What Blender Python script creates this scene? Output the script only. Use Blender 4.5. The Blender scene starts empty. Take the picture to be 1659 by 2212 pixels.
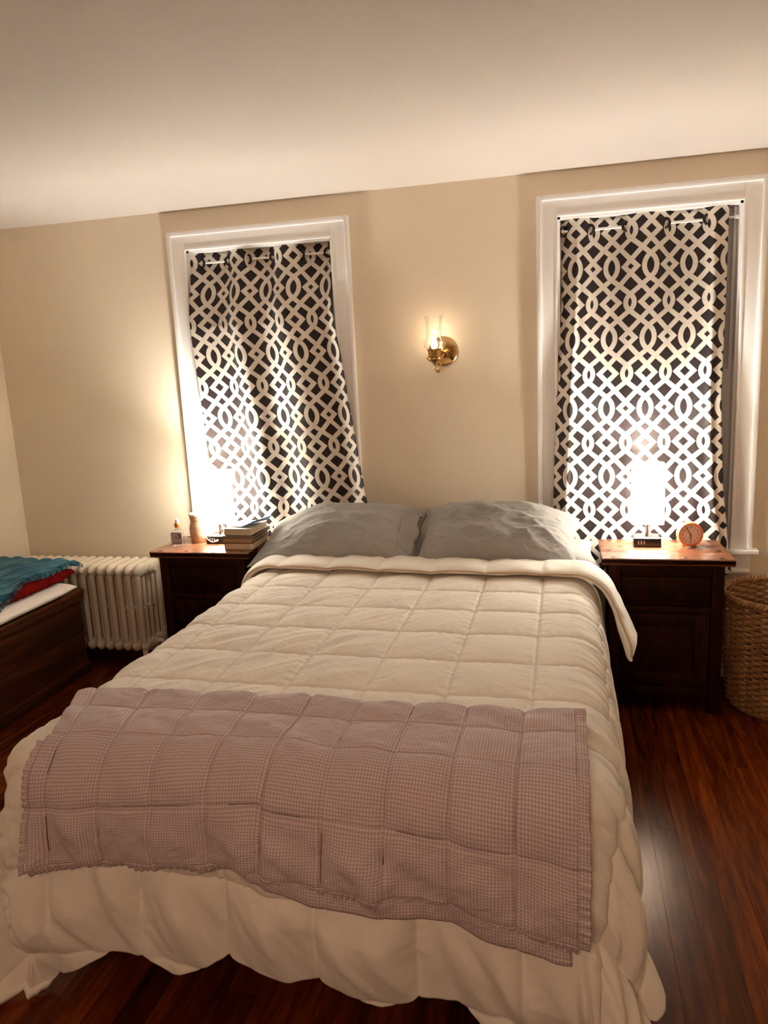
import bpy, bmesh, math, random
import numpy as np
from mathutils import Vector, Matrix

random.seed(7)
PI = math.pi
scene = bpy.context.scene
C = scene.collection

# ------------------------------------------------------------------ camera, light, exposure
CEIL = 2.47
YAW, PITCH, ROLL, FPX = -0.2416, -0.1923, -0.0480, 1604.96
CAM = Vector((0.121, -3.8116, 1.607))

def camera_matrix():
    cy, sy, cp, sp = math.cos(YAW), math.sin(YAW), math.cos(PITCH), math.sin(PITCH)
    f = Vector((sy * cp, cy * cp, sp)); r = Vector((cy, -sy, 0)); u = r.cross(f)
    c, s = math.cos(ROLL), math.sin(ROLL)
    r2 = c * r + s * u; u2 = -s * r + c * u
    m = Matrix.Identity(4)
    for i in range(3):
        m[i][0] = r2[i]; m[i][1] = u2[i]; m[i][2] = -f[i]; m[i][3] = CAM[i]
    return m

cam_d = bpy.data.cameras.new('camera')
cam_d.sensor_fit = 'HORIZONTAL'; cam_d.sensor_width = 36.0; cam_d.lens = 36.0 * FPX / 1659.0
cam_d.clip_start = 0.05
cam = bpy.data.objects.new('camera', cam_d); C.objects.link(cam)
cam.matrix_world = camera_matrix()
scene.camera = cam

world = bpy.data.worlds.new('night'); scene.world = world; world.use_nodes = True
world.node_tree.nodes['Background'].inputs[0].default_value = (0.004, 0.005, 0.008, 1)
world.node_tree.nodes['Background'].inputs[1].default_value = 1.0

scene.view_settings.view_transform = 'Standard'
scene.view_settings.look = 'None'
scene.view_settings.gamma = 1.0
scene.view_settings.use_curve_mapping = False
scene.view_settings.exposure = 1.68

LAMP_COL = (1.0, 0.975, 0.91)
LAMP_W = 21.0          # bulb inside each bedside lamp
SHADE_E = 8.2          # glow of the lit linen shade
SCONCE_COL = (1.0, 0.74, 0.50)
SCONCE_W = 0.19

# added fill light behind the camera, brightening the foot of the bed
FILL_W = 6.0
fill_d = bpy.data.lights.new('fill_light', 'AREA'); fill_d.shape = 'RECTANGLE'; fill_d.size = 1.0; fill_d.size_y = 0.6
fill_d.energy = FILL_W; fill_d.color = (1.0, 0.60, 0.37)
fill = bpy.data.objects.new('fill_light', fill_d); C.objects.link(fill)
fill.location = (-0.35, -4.62, 1.95); fill.rotation_euler = (math.radians(72), 0, 0)

scene.cycles.diffuse_bounces = 8
scene.cycles.caustics_reflective = False; scene.cycles.caustics_refractive = False

# ------------------------------------------------------------------ helpers: objects
def tag(o, label=None, cat=None, group=None, kind=None):
    if label: o['label'] = label
    if cat: o['category'] = cat
    if group: o['group'] = group
    if kind: o['kind'] = kind
    return o

def thing(name, label, cat, loc=(0, 0, 0), rz=0.0, group=None):
    o = bpy.data.objects.new(name, None); C.objects.link(o)
    o.empty_display_size = 0.05
    o.location = loc; o.rotation_euler = (0, 0, rz)
    return tag(o, label, cat, group)

def put(name, me, mat, parent=None, loc=None, rot=None, smooth=False):
    o = bpy.data.objects.new(name, me); C.objects.link(o)
    if mat is not None and not me.materials: me.materials.append(mat)
    if parent is not None: o.parent = parent
    if loc is not None: o.location = loc
    if rot is not None: o.rotation_euler = rot
    if smooth: me.shade_smooth()
    return o

def mesh_pd(name, v, f):
    me = bpy.data.meshes.new(name)
    if isinstance(v, np.ndarray): v = v.tolist()
    me.from_pydata(v, [], f); me.update()
    return me

class MB:
    """collects shapes of ONE part"""
    def __init__(self): self.v = []; self.f = []
    def add(self, v, f):
        n = len(self.v); self.v += [tuple(p) for p in v]; self.f += [tuple(i + n for i in q) for q in f]; return self
    def box(self, x0, x1, y0, y1, z0, z1):
        return self.add([(x0,y0,z0),(x1,y0,z0),(x1,y1,z0),(x0,y1,z0),(x0,y0,z1),(x1,y0,z1),(x1,y1,z1),(x0,y1,z1)],
                        [(3,2,1,0),(4,5,6,7),(0,1,5,4),(1,2,6,5),(2,3,7,6),(3,0,4,7)])
    def lathe(self, prof, n=32, c=(0, 0, 0), axis='Z', cap=True):
        v = []; f = []
        for r, h in prof:
            for i in range(n):
                a = 2 * PI * i / n
                p = (r * math.cos(a), r * math.sin(a), h)
                if axis == 'Y': p = (p[0], -p[2], p[1])
                elif axis == 'X': p = (p[2], p[0], p[1])
                v.append((p[0] + c[0], p[1] + c[1], p[2] + c[2]))
        for j in range(len(prof) - 1):
            for i in range(n):
                k = (i + 1) % n
                f.append((j*n+i, j*n+k, (j+1)*n+k, (j+1)*n+i))
        if cap:
            if prof[0][0] > 1e-5: f.append(tuple(reversed(range(n))))
            if prof[-1][0] > 1e-5: f.append(tuple((len(prof)-1)*n + i for i in range(n)))
        return self.add(v, f)
    def tube(self, path, r, n=10, closed=False, cap=True):
        P = [Vector(p) for p in path]; m = len(P); v = []; f = []
        rr = r if isinstance(r, (list, tuple)) else [r] * m
        prev = None
        for i in range(m):
            if closed: t = P[(i+1) % m] - P[i-1]
            else: t = P[min(i+1, m-1)] - P[max(i-1, 0)]
            t.normalize()
            if prev is None:
                a = Vector((0, 0, 1)) if abs(t.z) < 0.9 else Vector((1, 0, 0))
                u = t.cross(a).normalized()
            else:
                u = (prev - t * prev.dot(t)).normalized()
            prev = u; w = t.cross(u)
            for k in range(n):
                a = 2 * PI * k / n
                v.append(P[i] + (u * math.cos(a) + w * math.sin(a)) * rr[i])
        last = m if closed else m - 1
        for i in range(last):
            j = (i + 1) % m
            for k in range(n):
                l = (k + 1) % n
                f.append((i*n+k, i*n+l, j*n+l, j*n+k))
        if cap and not closed:
            f.append(tuple(reversed(range(n)))); f.append(tuple((m-1)*n + k for k in range(n)))
        return self.add(v, f)
    def prism(self, poly, y0, y1):
        """poly in (x,z), extruded along y"""
        n = len(poly)
        v = [(x, y0, z) for x, z in poly] + [(x, y1, z) for x, z in poly]
        f = [tuple(range(n)), tuple(reversed(range(n, 2*n)))]
        f += [(i, i + n, (i+1) % n + n, (i+1) % n) for i in range(n)]
        return self.add(v, f)
    def mesh(self, name, bevel=0.0, seg=2):
        me = mesh_pd(name, self.v, self.f)
        bm = bmesh.new(); bm.from_mesh(me)
        bmesh.ops.recalc_face_normals(bm, faces=bm.faces)
        if bevel:
            ed = [e for e in bm.edges if len(e.link_faces) == 2 and e.calc_face_angle(0) > 0.6]
            bmesh.ops.bevel(bm, geom=ed, offset=bevel, segments=seg, profile=0.5, affect='EDGES', clamp_overlap=True)
        bm.to_mesh(me); bm.free()
        return me
    def build(self, name, mat, parent=None, bevel=0.0, seg=2, smooth=False, loc=None, rot=None):
        o = put(name, self.mesh(name, bevel, seg), mat, parent, loc, rot)
        if smooth or bevel:
            o.data.shade_smooth()
            try: o.data.set_sharp_from_angle(angle=math.radians(40))
            except Exception: pass
        return o

def grid_faces(nu, nv, close_u=False):
    f = []
    for j in range(nv - 1):
        for i in range(nu if close_u else nu - 1):
            k = (i + 1) % nu
            f.append((j*nu+i, j*nu+k, (j+1)*nu+k, (j+1)*nu+i))
    return f

def flipped(f): return [q[::-1] for q in f]

def set_uv(me, uv):
    lay = me.uv_layers.new(name='UVMap')
    idx = np.empty(len(me.loops), dtype=np.int32); me.loops.foreach_get('vertex_index', idx)
    lay.data.foreach_set('uv', np.asarray(uv, dtype=np.float32)[idx].ravel())

def vnoise(x, y, seed=0):
    """smooth value noise, range -1..1"""
    x = np.asarray(x, float); y = np.asarray(y, float)
    xi = np.floor(x).astype(np.int64); yi = np.floor(y).astype(np.int64)
    fx = x - xi; fy = y - yi
    fx = fx*fx*fx*(fx*(fx*6-15)+10); fy = fy*fy*fy*(fy*(fy*6-15)+10)
    def h(a, b):
        n = (a * 374761393 + b * 668265263 + seed * 1442695041) & 0x7fffffff
        n = ((n ^ (n >> 13)) * 1274126177) & 0x7fffffff
        n = (n ^ (n >> 16)) & 0xffff
        return n / 32767.5 - 1.0
    return (h(xi, yi)*(1-fx) + h(xi+1, yi)*fx)*(1-fy) + (h(xi, yi+1)*(1-fx) + h(xi+1, yi+1)*fx)*fy

# ------------------------------------------------------------------ helpers: materials
def lin(c):
    return tuple((x/12.92 if x <= 0.04045 else ((x+0.055)/1.055)**2.4) for x in [k/255.0 for k in c]) + (1,)

class NT:
    def __init__(self, name):
        self.m = bpy.data.materials.new(name); self.m.use_nodes = True
        self.t = self.m.node_tree; self.t.nodes.clear()
        self.out = self.n('ShaderNodeOutputMaterial')
    def n(self, typ, **kw):
        o = self.t.nodes.new(typ)
        for k, v in kw.items(): setattr(o, k, v)
        return o
    def l(self, a, b): self.t.links.new(a, b)
    def set(self, sock, v):
        if hasattr(v, 'is_linked') or isinstance(v, bpy.types.NodeSocket): self.l(v, sock)
        else: sock.default_value = v
    def math(self, op, a, b=None, c=None):
        o = self.n('ShaderNodeMath', operation=op)
        self.set(o.inputs[0], a)
        if b is not None: self.set(o.inputs[1], b)
        if c is not None: self.set(o.inputs[2], c)
        return o.outputs[0]
    def mix(self, fac, a, b):
        o = self.n('ShaderNodeMix', data_type='RGBA')
        self.set(o.inputs[0], fac); self.set(o.inputs[6], a); self.set(o.inputs[7], b)
        return o.outputs[2]
    def ramp(self, fac, stops):
        o = self.n('ShaderNodeValToRGB'); e = o.color_ramp.elements
        while len(e) < len(stops): e.new(0.5)
        for i, (p, c) in enumerate(stops): e[i].position = p; e[i].color = c
        self.l(fac, o.inputs[0]); return o.outputs[0]
    def coord(self, which='Object', scale=(1, 1, 1), rot=(0, 0, 0)):
        if which == 'World': s = self.n('ShaderNodeNewGeometry').outputs['Position']
        else: s = self.n('ShaderNodeTexCoord').outputs[which]
        if any(rot):                                     # turn first, stretch afterwards
            q = self.n('ShaderNodeMapping'); q.inputs['Rotation'].default_value = rot; self.l(s, q.inputs[0]); s = q.outputs[0]; rot = (0, 0, 0)
        m = self.n('ShaderNodeMapping'); m.inputs['Scale'].default_value = scale; m.inputs['Rotation'].default_value = rot
        self.l(s, m.inputs[0]); return m.outputs[0]
    def noise(self, vec, scale, detail=4, rough=0.55, dist=0.0):
        o = self.n('ShaderNodeTexNoise'); self.l(vec, o.inputs['Vector'])
        o.inputs['Scale'].default_value = scale; o.inputs['Detail'].default_value = detail
        o.inputs['Roughness'].default_value = rough; o.inputs['Distortion'].default_value = dist
        return o.outputs['Fac']
    def bump(self, h, strength=0.3, dist=0.01, prev=None):
        o = self.n('ShaderNodeBump'); o.inputs['Strength'].default_value = strength; o.inputs['Distance'].default_value = dist
        self.l(h, o.inputs['Height'])
        if prev is not None: self.l(prev, o.inputs['Normal'])
        return o.outputs[0]
    def pbr(self, col, rough=0.6, metal=0.0, normal=None, spec=0.5, sheen=0.0, coat=0.0, trans=0.0, tint=None):
        o = self.n('ShaderNodeBsdfPrincipled')
        self.set(o.inputs['Base Color'], col); self.set(o.inputs['Roughness'], rough)
        o.inputs['Metallic'].default_value = metal; o.inputs['Specular IOR Level'].default_value = spec
        o.inputs['Sheen Weight'].default_value = sheen; o.inputs['Coat Weight'].default_value = coat
        o.inputs['Transmission Weight'].default_value = trans
        if tint: o.inputs['Specular Tint'].default_value = tint + (1,)
        if normal is not None: self.l(normal, o.inputs['Normal'])
        self.l(o.outputs[0], self.out.inputs[0]); return self.m

def m_plain(name, rgb, rough=0.6, metal=0.0, spec=0.5, var=0.06, scale=30):
    t = NT(name); c = lin(rgb)
    n = t.noise(t.coord('Object'), scale, 3)
    a = tuple(x * (1 - var) for x in c[:3]) + (1,); b = tuple(min(1, x * (1 + var)) for x in c[:3]) + (1,)
    return t.pbr(t.mix(n, a, b), rough, metal, spec=spec)

def m_paint(name, rgb, rough=0.55, bump=0.06, scale=60, var=0.03):
    t = NT(name); c = lin(rgb); v = t.coord('World')
    big = t.noise(v, 1.4, 3); fine = t.noise(v, scale, 4)
    a = tuple(x * (1 - var) for x in c[:3]) + (1,); b = tuple(min(1, x * (1 + var)) for x in c[:3]) + (1,)
    return t.pbr(t.mix(big, a, b), rough, normal=t.bump(fine, bump, 0.004), spec=0.35)

def m_wood(name, dark, mid, light, axis='X', rough=0.35, coat=0.2, scale=1.0, world=False, rnd=0.35, spec=0.5, tint=None, bmp=0.08, rv=0.2):
    t = NT(name)
    s = {'X': (0.9, 9, 9), 'Y': (9, 0.9, 9), 'Z': (9, 9, 0.9)}[axis]
    s = tuple(k * scale for k in s)
    v = t.coord('World' if world else 'Object', s)
    inf = t.n('ShaderNodeObjectInfo')
    add = t.n('ShaderNodeVectorMath', operation='ADD'); t.l(v, add.inputs[0])
    cmb = t.n('ShaderNodeCombineXYZ'); rr = t.math('MULTIPLY', inf.outputs['Random'], 37.0)
    for i in range(3): t.l(rr, cmb.inputs[i])
    t.l(cmb.outputs[0], add.inputs[1]); v = add.outputs[0]
    g = t.noise(v, 2.2, 6, 0.6, 0.8); g2 = t.noise(v, 11.0, 3, 0.6)
    f = t.math('ADD', t.math('MULTIPLY', g, 0.75), t.math('MULTIPLY', g2, 0.25))
    col = t.ramp(f, [(0.32, lin(dark)), (0.5, lin(mid)), (0.7, lin(light))])
    hsv = t.n('ShaderNodeHueSaturation'); t.l(col, hsv.inputs['Color'])
    t.l(t.math('ADD', t.math('MULTIPLY', inf.outputs['Random'], rnd), 1 - rnd * 0.5), hsv.inputs['Value'])
    return t.pbr(hsv.outputs[0], t.math('ADD', t.math('MULTIPLY', g2, rv), rough), normal=(t.bump(g2, bmp, 0.003) if bmp else None), coat=coat, spec=spec, tint=tint)

def m_fabric(name, rgb, weave=900, rough=0.9, bump=0.25, var=0.05, sheen=0.15, wr=None):
    t = NT(name); c = lin(rgb); v = t.coord('Object')
    n = t.noise(v, 7, 4); fine = t.noise(v, weave, 2)
    a = tuple(x * (1 - var) for x in c[:3]) + (1,); b = tuple(min(1, x * (1 + var)) for x in c[:3]) + (1,)
    nrm = t.bump(fine, bump, 0.0015)
    if wr:
        nrm = t.bump(t.noise(t.coord('Object', (wr[0], wr[1], wr[0]), (0, 0, wr[2])), 1.0, 4, 0.55, 0.6), wr[3], 0.02, nrm)
    return t.pbr(t.mix(n, a, b), rough, normal=nrm, spec=0.2, sheen=sheen)

def m_emit(name, rgb, strength):
    t = NT(name); e = t.n('ShaderNodeEmission'); e.inputs[0].default_value = tuple(rgb) + (1,); e.inputs[1].default_value = strength
    t.l(e.outputs[0], t.out.inputs[0]); return t.m

def m_glass(name, tint=(1, 1, 1), gloss=0.9):
    t = NT(name)
    tr = t.n('ShaderNodeBsdfTransparent'); tr.inputs[0].default_value = tuple(tint) + (1,)
    gl = t.n('ShaderNodeBsdfGlossy'); gl.inputs['Roughness'].default_value = 0.03
    fr = t.n('ShaderNodeFresnel'); fr.inputs[0].default_value = 1.5
    mx = t.n('ShaderNodeMixShader'); t.l(t.math('MULTIPLY', fr.outputs[0], gloss), mx.inputs[0])
    t.l(tr.outputs[0], mx.inputs[1]); t.l(gl.outputs[0], mx.inputs[2]); t.l(mx.outputs[0], t.out.inputs[0])
    return t.m

def m_shade(name):
    t = NT(name)
    v = t.coord('Object'); w = t.noise(v, 350, 2)
    d = t.n('ShaderNodeBsdfDiffuse'); d.inputs[0].default_value = (0.82, 0.76, 0.62, 1)
    tl = t.n('ShaderNodeBsdfTranslucent'); tl.inputs[0].default_value = (0.85, 0.74, 0.55, 1)
    t.l(t.bump(w, 0.1, 0.001), d.inputs['Normal'])
    mx = t.n('ShaderNodeMixShader'); mx.inputs[0].default_value = 0.10
    t.l(d.outputs[0], mx.inputs[1]); t.l(tl.outputs[0], mx.inputs[2])
    em = t.n('ShaderNodeEmission'); em.inputs[0].default_value = LAMP_COL + (1,); em.inputs[1].default_value = SHADE_E
    ad = t.n('ShaderNodeAddShader'); t.l(mx.outputs[0], ad.inputs[0]); t.l(em.outputs[0], ad.inputs[1])
    t.l(ad.outputs[0], t.out.inputs[0]); return t.m

def m_curtain(name):
    """black cloth printed with an interlaced white trellis; UV is in metres of cloth"""
    t = NT(name)
    uv = t.n('ShaderNodeUVMap'); uv.uv_map = 'UVMap'
    sp = t.n('ShaderNodeSeparateXYZ'); t.l(uv.outputs[0], sp.inputs[0])
    P, V = 0.176, 0.328
    X = t.math('PINGPONG', t.math('ADD', sp.outputs[0], 10 * P), P / 2)
    Y = t.math('PINGPONG', t.math('ADD', sp.outputs[1], 10 * V), V / 2)
    B, T = P / 2, V / 2
    # fundamental cell: x 0 = diamond/lens column, x B = oval column; y 0 = oval row, y T = lens row
    w1, h1, d1, w2, h2, d2 = 0.0275, 0.054, 0.030, 0.019, 0.037, 0.0385
    def line(x0, y0, x1, y1):
        dx, dy = x1 - x0, y1 - y0; L = math.hypot(dx, dy); nx, ny = -dy / L, dx / L
        s = t.math('ADD', t.math('MULTIPLY', X, nx), t.math('MULTIPLY', Y, ny))
        return t.math('ABSOLUTE', t.math('SUBTRACT', s, nx * x0 + ny * y0))
    def arc(cx, cy, r):
        dx = t.math('SUBTRACT', X, cx); dy = t.math('SUBTRACT', Y, cy)
        d = t.math('SQRT', t.math('ADD', t.math('MULTIPLY', dx, dx), t.math('MULTIPLY', dy, dy)))
        return t.math('ABSOLUTE', t.math('SUBTRACT', d, r))
    R1 = (w1 * w1 + h1 * h1) / (2 * w1); R2 = (w2 * w2 + h2 * h2) / (2 * w2)
    ds = [line(0, d1, d1, 0), line(B - d2, T, B, T - d2), line(0, d1, B, T - d2), line(0, T - h2, B, h1),
          arc(B - w1 + R1, 0, R1), arc(w2 - R2, T, R2)]
    d = ds[0]
    for k in ds[1:]: d = t.math('MINIMUM', d, k)
    fac = t.n('ShaderNodeMapRange'); t.l(d, fac.inputs[0])
    fac.inputs[1].default_value = 0.0108; fac.inputs[2].default_value = 0.0115
    fac.inputs[3].default_value = 0.0; fac.inputs[4].default_value = 1.0
    n = t.noise(t.coord('UV'), 900, 2)
    col = t.mix(fac.outputs[0], lin((219, 209, 196)), lin((33, 20, 20)))
    return t.pbr(col, 0.62, normal=t.bump(n, 0.15, 0.001), spec=0.3, sheen=0.12)

def m_check(name):
    """lilac gingham seersucker"""
    t = NT(name)
    uv = t.n('ShaderNodeUVMap'); uv.uv_map = 'UVMap'
    sp = t.n('ShaderNodeSeparateXYZ'); t.l(uv.outputs[0], sp.inputs[0])
    per = 0.0072
    a = t.math('PINGPONG', t.math('ADD', sp.outputs[0], 5.0), per / 2); b = t.math('PINGPONG', t.math('ADD', sp.outputs[1], 5.0), per / 2)
    fa = t.math('LESS_THAN', a, per / 4); fb = t.math('LESS_THAN', b, per / 4)
    s = t.math('MULTIPLY', t.math('ADD', fa, fb), 0.5)
    col = t.mix(s, lin((224, 211, 212)), lin((176, 157, 164)))
    big = t.noise(t.coord('UV'), 6, 3)
    col = t.mix(t.math('MULTIPLY', big, 0.25), col, lin((190, 166, 164)))
    h = t.math('ADD', t.math('MULTIPLY', s, 0.6), t.noise(t.coord('UV'), 160, 3))
    wr = t.noise(t.coord('UV', (14, 34, 1), (0, 0, 0.6)), 1.0, 4, 0.55, 0.8)
    return t.pbr(col, 0.85, normal=t.bump(h, 0.35, 0.0018, t.bump(wr, 0.35, 0.02)), spec=0.2, sheen=0.15)

M = {}
M['wall'] = m_paint('wall_paint', (228, 214, 192), 0.5)
M['ceil'] = m_paint('ceiling_paint', (207, 198, 190), 0.7)
M['trim'] = m_paint('trim_paint', (247, 245, 243), 0.35, 0.03, 25)
M['floor'] = m_wood('floor_wood', (48, 16, 2), (84, 32, 4), (120, 54, 10), 'Y', 0.25, 0.0, world=True, rnd=0.9, spec=0.24, tint=(1.0, 0.55, 0.28), bmp=0, rv=0.03)
M['subfloor'] = m_plain('subfloor', (24, 12, 6), 0.8)
M['cherry'] = m_wood('nightstand_top_wood', (80, 42, 26), (128, 78, 52), (166, 110, 78), 'X', 0.25, 0.3)
M['ns'] = m_wood('nightstand_wood', (24, 8, 3), (38, 13, 5), (54, 22, 9), 'Z', 0.42, 0.0, spec=0.18, tint=(1.0, 0.6, 0.4))
M['plug'] = m_plain('wood_plug', (60, 28, 14), 0.4)
M['chest'] = m_wood('chest_wood', (30, 10, 2), (54, 22, 5), (92, 44, 12), 'Y', 0.4, 0.0, scale=0.6, spec=0.25, tint=(1.0, 0.66, 0.4))
M['iron'] = m_plain('black_iron', (20, 16, 14), 0.45, 0.8)
M['rad'] = m_paint('radiator_paint', (226, 214, 196), 0.42, 0.05, 90)
M['cream'] = m_fabric('comforter_cotton', (241, 236, 227), 700, 0.9, 0.2, wr=(9, 38, 0.80, 0.10))
M['cuff'] = m_fabric('cuff_cotton', (241, 236, 227), 700, 0.9, 0.2, wr=(14, 20, 0.3, 0.25))
M['piping'] = m_fabric('piping_cotton', (196, 174, 146), 700)
M['sheet'] = m_fabric('sheet_cotton', (214, 200, 180), 700)
M['grey'] = m_fabric('pillow_linen', (160, 158, 155), 600, 0.92, 0.3, wr=(11, 18, 0.5, 0.5))
M['greyl'] = m_fabric('pillow_linen_pale', (168, 166, 162), 600, 0.92, 0.3, wr=(11, 16, 0.5, 0.3))
M['check'] = m_check('gingham')
M['curtain'] = m_curtain('trellis_print')
M['curtback'] = m_fabric('curtain_lining', (44, 34, 34), 600)
M['rod'] = m_plain('white_rod', (236, 230, 222), 0.3)
M['gromm'] = m_plain('bronze_grommet', (52, 38, 30), 0.35, 0.8)
M['brass'] = m_plain('brass', (206, 166, 104), 0.16, 1.0, var=0.03)
M['glass'] = m_glass('clear_glass', (0.98, 0.98, 0.97), 0.4)
M['pane'] = m_plain('night_pane', (16, 16, 20), 0.06, 0.0)
M['black'] = m_plain('black_plastic', (16, 14, 14), 0.3)
M['chrome'] = m_plain('chrome', (210, 206, 200), 0.12, 1.0)
M['shade'] = m_shade('linen_shade')
M['bulb'] = m_emit('bulb_glow', LAMP_COL, 20)
M['flame'] = m_emit('candle_bulb_glow', (1.0, 0.80, 0.55), 5)
M['white'] = m_plain('white_plastic', (238, 232, 226), 0.35)
M['usb'] = m_plain('usb_slot', (205, 205, 205), 0.3)
M['orange'] = m_plain('orange_plastic', (232, 130, 76), 0.38)
M['dial'] = m_plain('pale_dial', (240, 214, 196), 0.5)
M['dark'] = m_plain('dark_print', (62, 36, 28), 0.5)
M['amber'] = m_plain('orange_collar', (214, 118, 40), 0.35)
M['label'] = m_plain('label_lilac', (176, 168, 178), 0.5)
M['labelink'] = m_plain('label_ink', (66, 62, 78), 0.5)
M['page'] = m_plain('book_pages', (214, 196, 170), 0.8, var=0.1, scale=200)
M['page2'] = m_plain('book_pages_tan', (176, 144, 108), 0.8, var=0.1, scale=200)
M['cov1'] = m_plain('cover_brown', (124, 74, 48), 0.5)
M['cov2'] = m_plain('cover_tan', (150, 108, 76), 0.5)
M['cov3'] = m_plain('cover_black', (36, 26, 26), 0.4)
M['cov4'] = m_plain('cover_cream', (222, 208, 188), 0.5)
M['bluep'] = m_plain('blue_print', (92, 150, 214), 0.4)
M['whitep'] = m_plain('white_paper', (226, 222, 222), 0.5)

# ------------------------------------------------------------------ room shell
XL, XR, YB = -3.074, 1.62, -4.25
WX = [-1.929, 0.0]            # outer left edge of each window casing
CW, CT, WTOP, STOOL = 0.094, 0.092, CEIL - 0.1136, 0.665
OPZ0, OPZ1 = STOOL, WTOP - CT

def struct(name, mb, mat, label, cat, **kw):
    return tag(mb.build(name, mat, None, **kw), label, cat, kind='structure')

mb = MB()
xs = [XL - 0.1]
for w in WX: xs += [w + CW, w + 1 - CW]
xs += [XR + 0.1]
for i in range(0, len(xs), 2): mb.box(xs[i], xs[i+1], 0, 0.16, 0, CEIL)
for w in WX:
    mb.box(w + CW, w + 1 - CW, 0, 0.16, 0, OPZ0 - 0.03); mb.box(w + CW, w + 1 - CW, 0, 0.16, OPZ1, CEIL)
struct('wall_back', mb, M['wall'], 'cream painted wall behind the bed with two windows', 'wall')
struct('wall_left', MB().box(XL - 0.1, XL, YB, 0, 0, CEIL), M['wall'], 'cream painted side wall beside the radiator', 'wall')
struct('wall_right', MB().box(XR, XR + 0.1, YB, 0, 0, CEIL), M['wall'], 'cream painted side wall beyond the wicker basket', 'wall')
DX0, DX1, DZ = -0.90, 0.20, 2.10  # opening added to let the fill light in
struct('wall_front', MB().box(XL - 0.1, DX0, YB - 0.1, YB, 0, CEIL).box(DX1, XR + 0.1, YB - 0.1, YB, 0, CEIL).box(DX0, DX1, YB - 0.1, YB, DZ, CEIL), M['wall'], 'cream painted wall facing the foot of the bed', 'wall')
struct('ceiling', MB().box(XL - 0.1, XR + 0.1, YB - 0.1, 0.16, CEIL, CEIL + 0.1), M['ceil'], 'smooth off white plaster ceiling above the whole room', 'ceiling')
floor = struct('floor', MB().box(XL - 0.1, XR + 0.1, YB - 0.1, 0.16, -0.06, -0.02), M['subfloor'], 'reddish brown wooden plank floor', 'floor')
pw = 0.083
unit = MB().box(-0.5, 0.5, -0.5, 0.5, -0.5, 0.5).mesh('plank')
unit.materials.append(M['floor'])
n = int((XR - XL) / pw) + 1
rp = random.Random(3)
for i in range(n):
    x = XL + pw * (i + 0.5); cuts = [0.0]
    y = -rp.uniform(0.9, 3.4)
    while y > YB + 0.4: cuts.append(y); y -= rp.uniform(2.2, 3.4)
    cuts.append(YB)
    for a, b in zip(cuts, cuts[1:]):
        p = bpy.data.objects.new('plank', unit); C.objects.link(p); p.parent = floor
        p.location = (x, (a + b) / 2, -0.01 + rp.uniform(-0.0006, 0)); p.scale = (pw - 0.0007, a - b - 0.0008, 0.02)

struct('added_door_1', MB().box(DX0 - 0.09, DX0, YB - 0.12, YB + 0.02, 0, DZ + 0.09).box(DX1, DX1 + 0.09, YB - 0.12, YB + 0.02, 0, DZ + 0.09).box(DX0, DX1, YB - 0.12, YB + 0.02, DZ, DZ + 0.09),
       M['trim'], 'added white door frame around the fill light opening behind the camera', 'door frame', bevel=0.004)  # made-up frame, only dresses the opening for the fill light

def baseboard(name, label, pts):
    mb = MB()
    for (x0, x1, y0, y1, dx, dy) in pts:
        mb.box(x0, x1, y0, y1, 0, 0.13)
        mb.box(x0 - (0.006 if dx < 0 else 0), x1 + (0.006 if dx > 0 else 0), y0 - (0.006 if dy < 0 else 0), y1, 0.13, 0.152)
        mb.box(x0 - (0.012 if dx < 0 else 0), x1 + (0.012 if dx > 0 else 0), y0 - (0.012 if dy < 0 else 0), y1, 0, 0.02)
    struct(name, mb, M['trim'], label, 'baseboard', bevel=0.004)
baseboard('baseboard_back', 'white baseboard along the wall behind the bed', [(XL, XR, -0.016, -0.0005, 0, -1)])
baseboard('baseboard_left', 'white baseboard along the side wall behind the chest', [(XL + 0.0005, XL + 0.016, YB, -0.03, 1, 0)])
baseboard('baseboard_right', 'white baseboard along the side wall by the basket', [(XR - 0.016, XR - 0.0005, YB, -0.03, -1, 0)])

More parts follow.
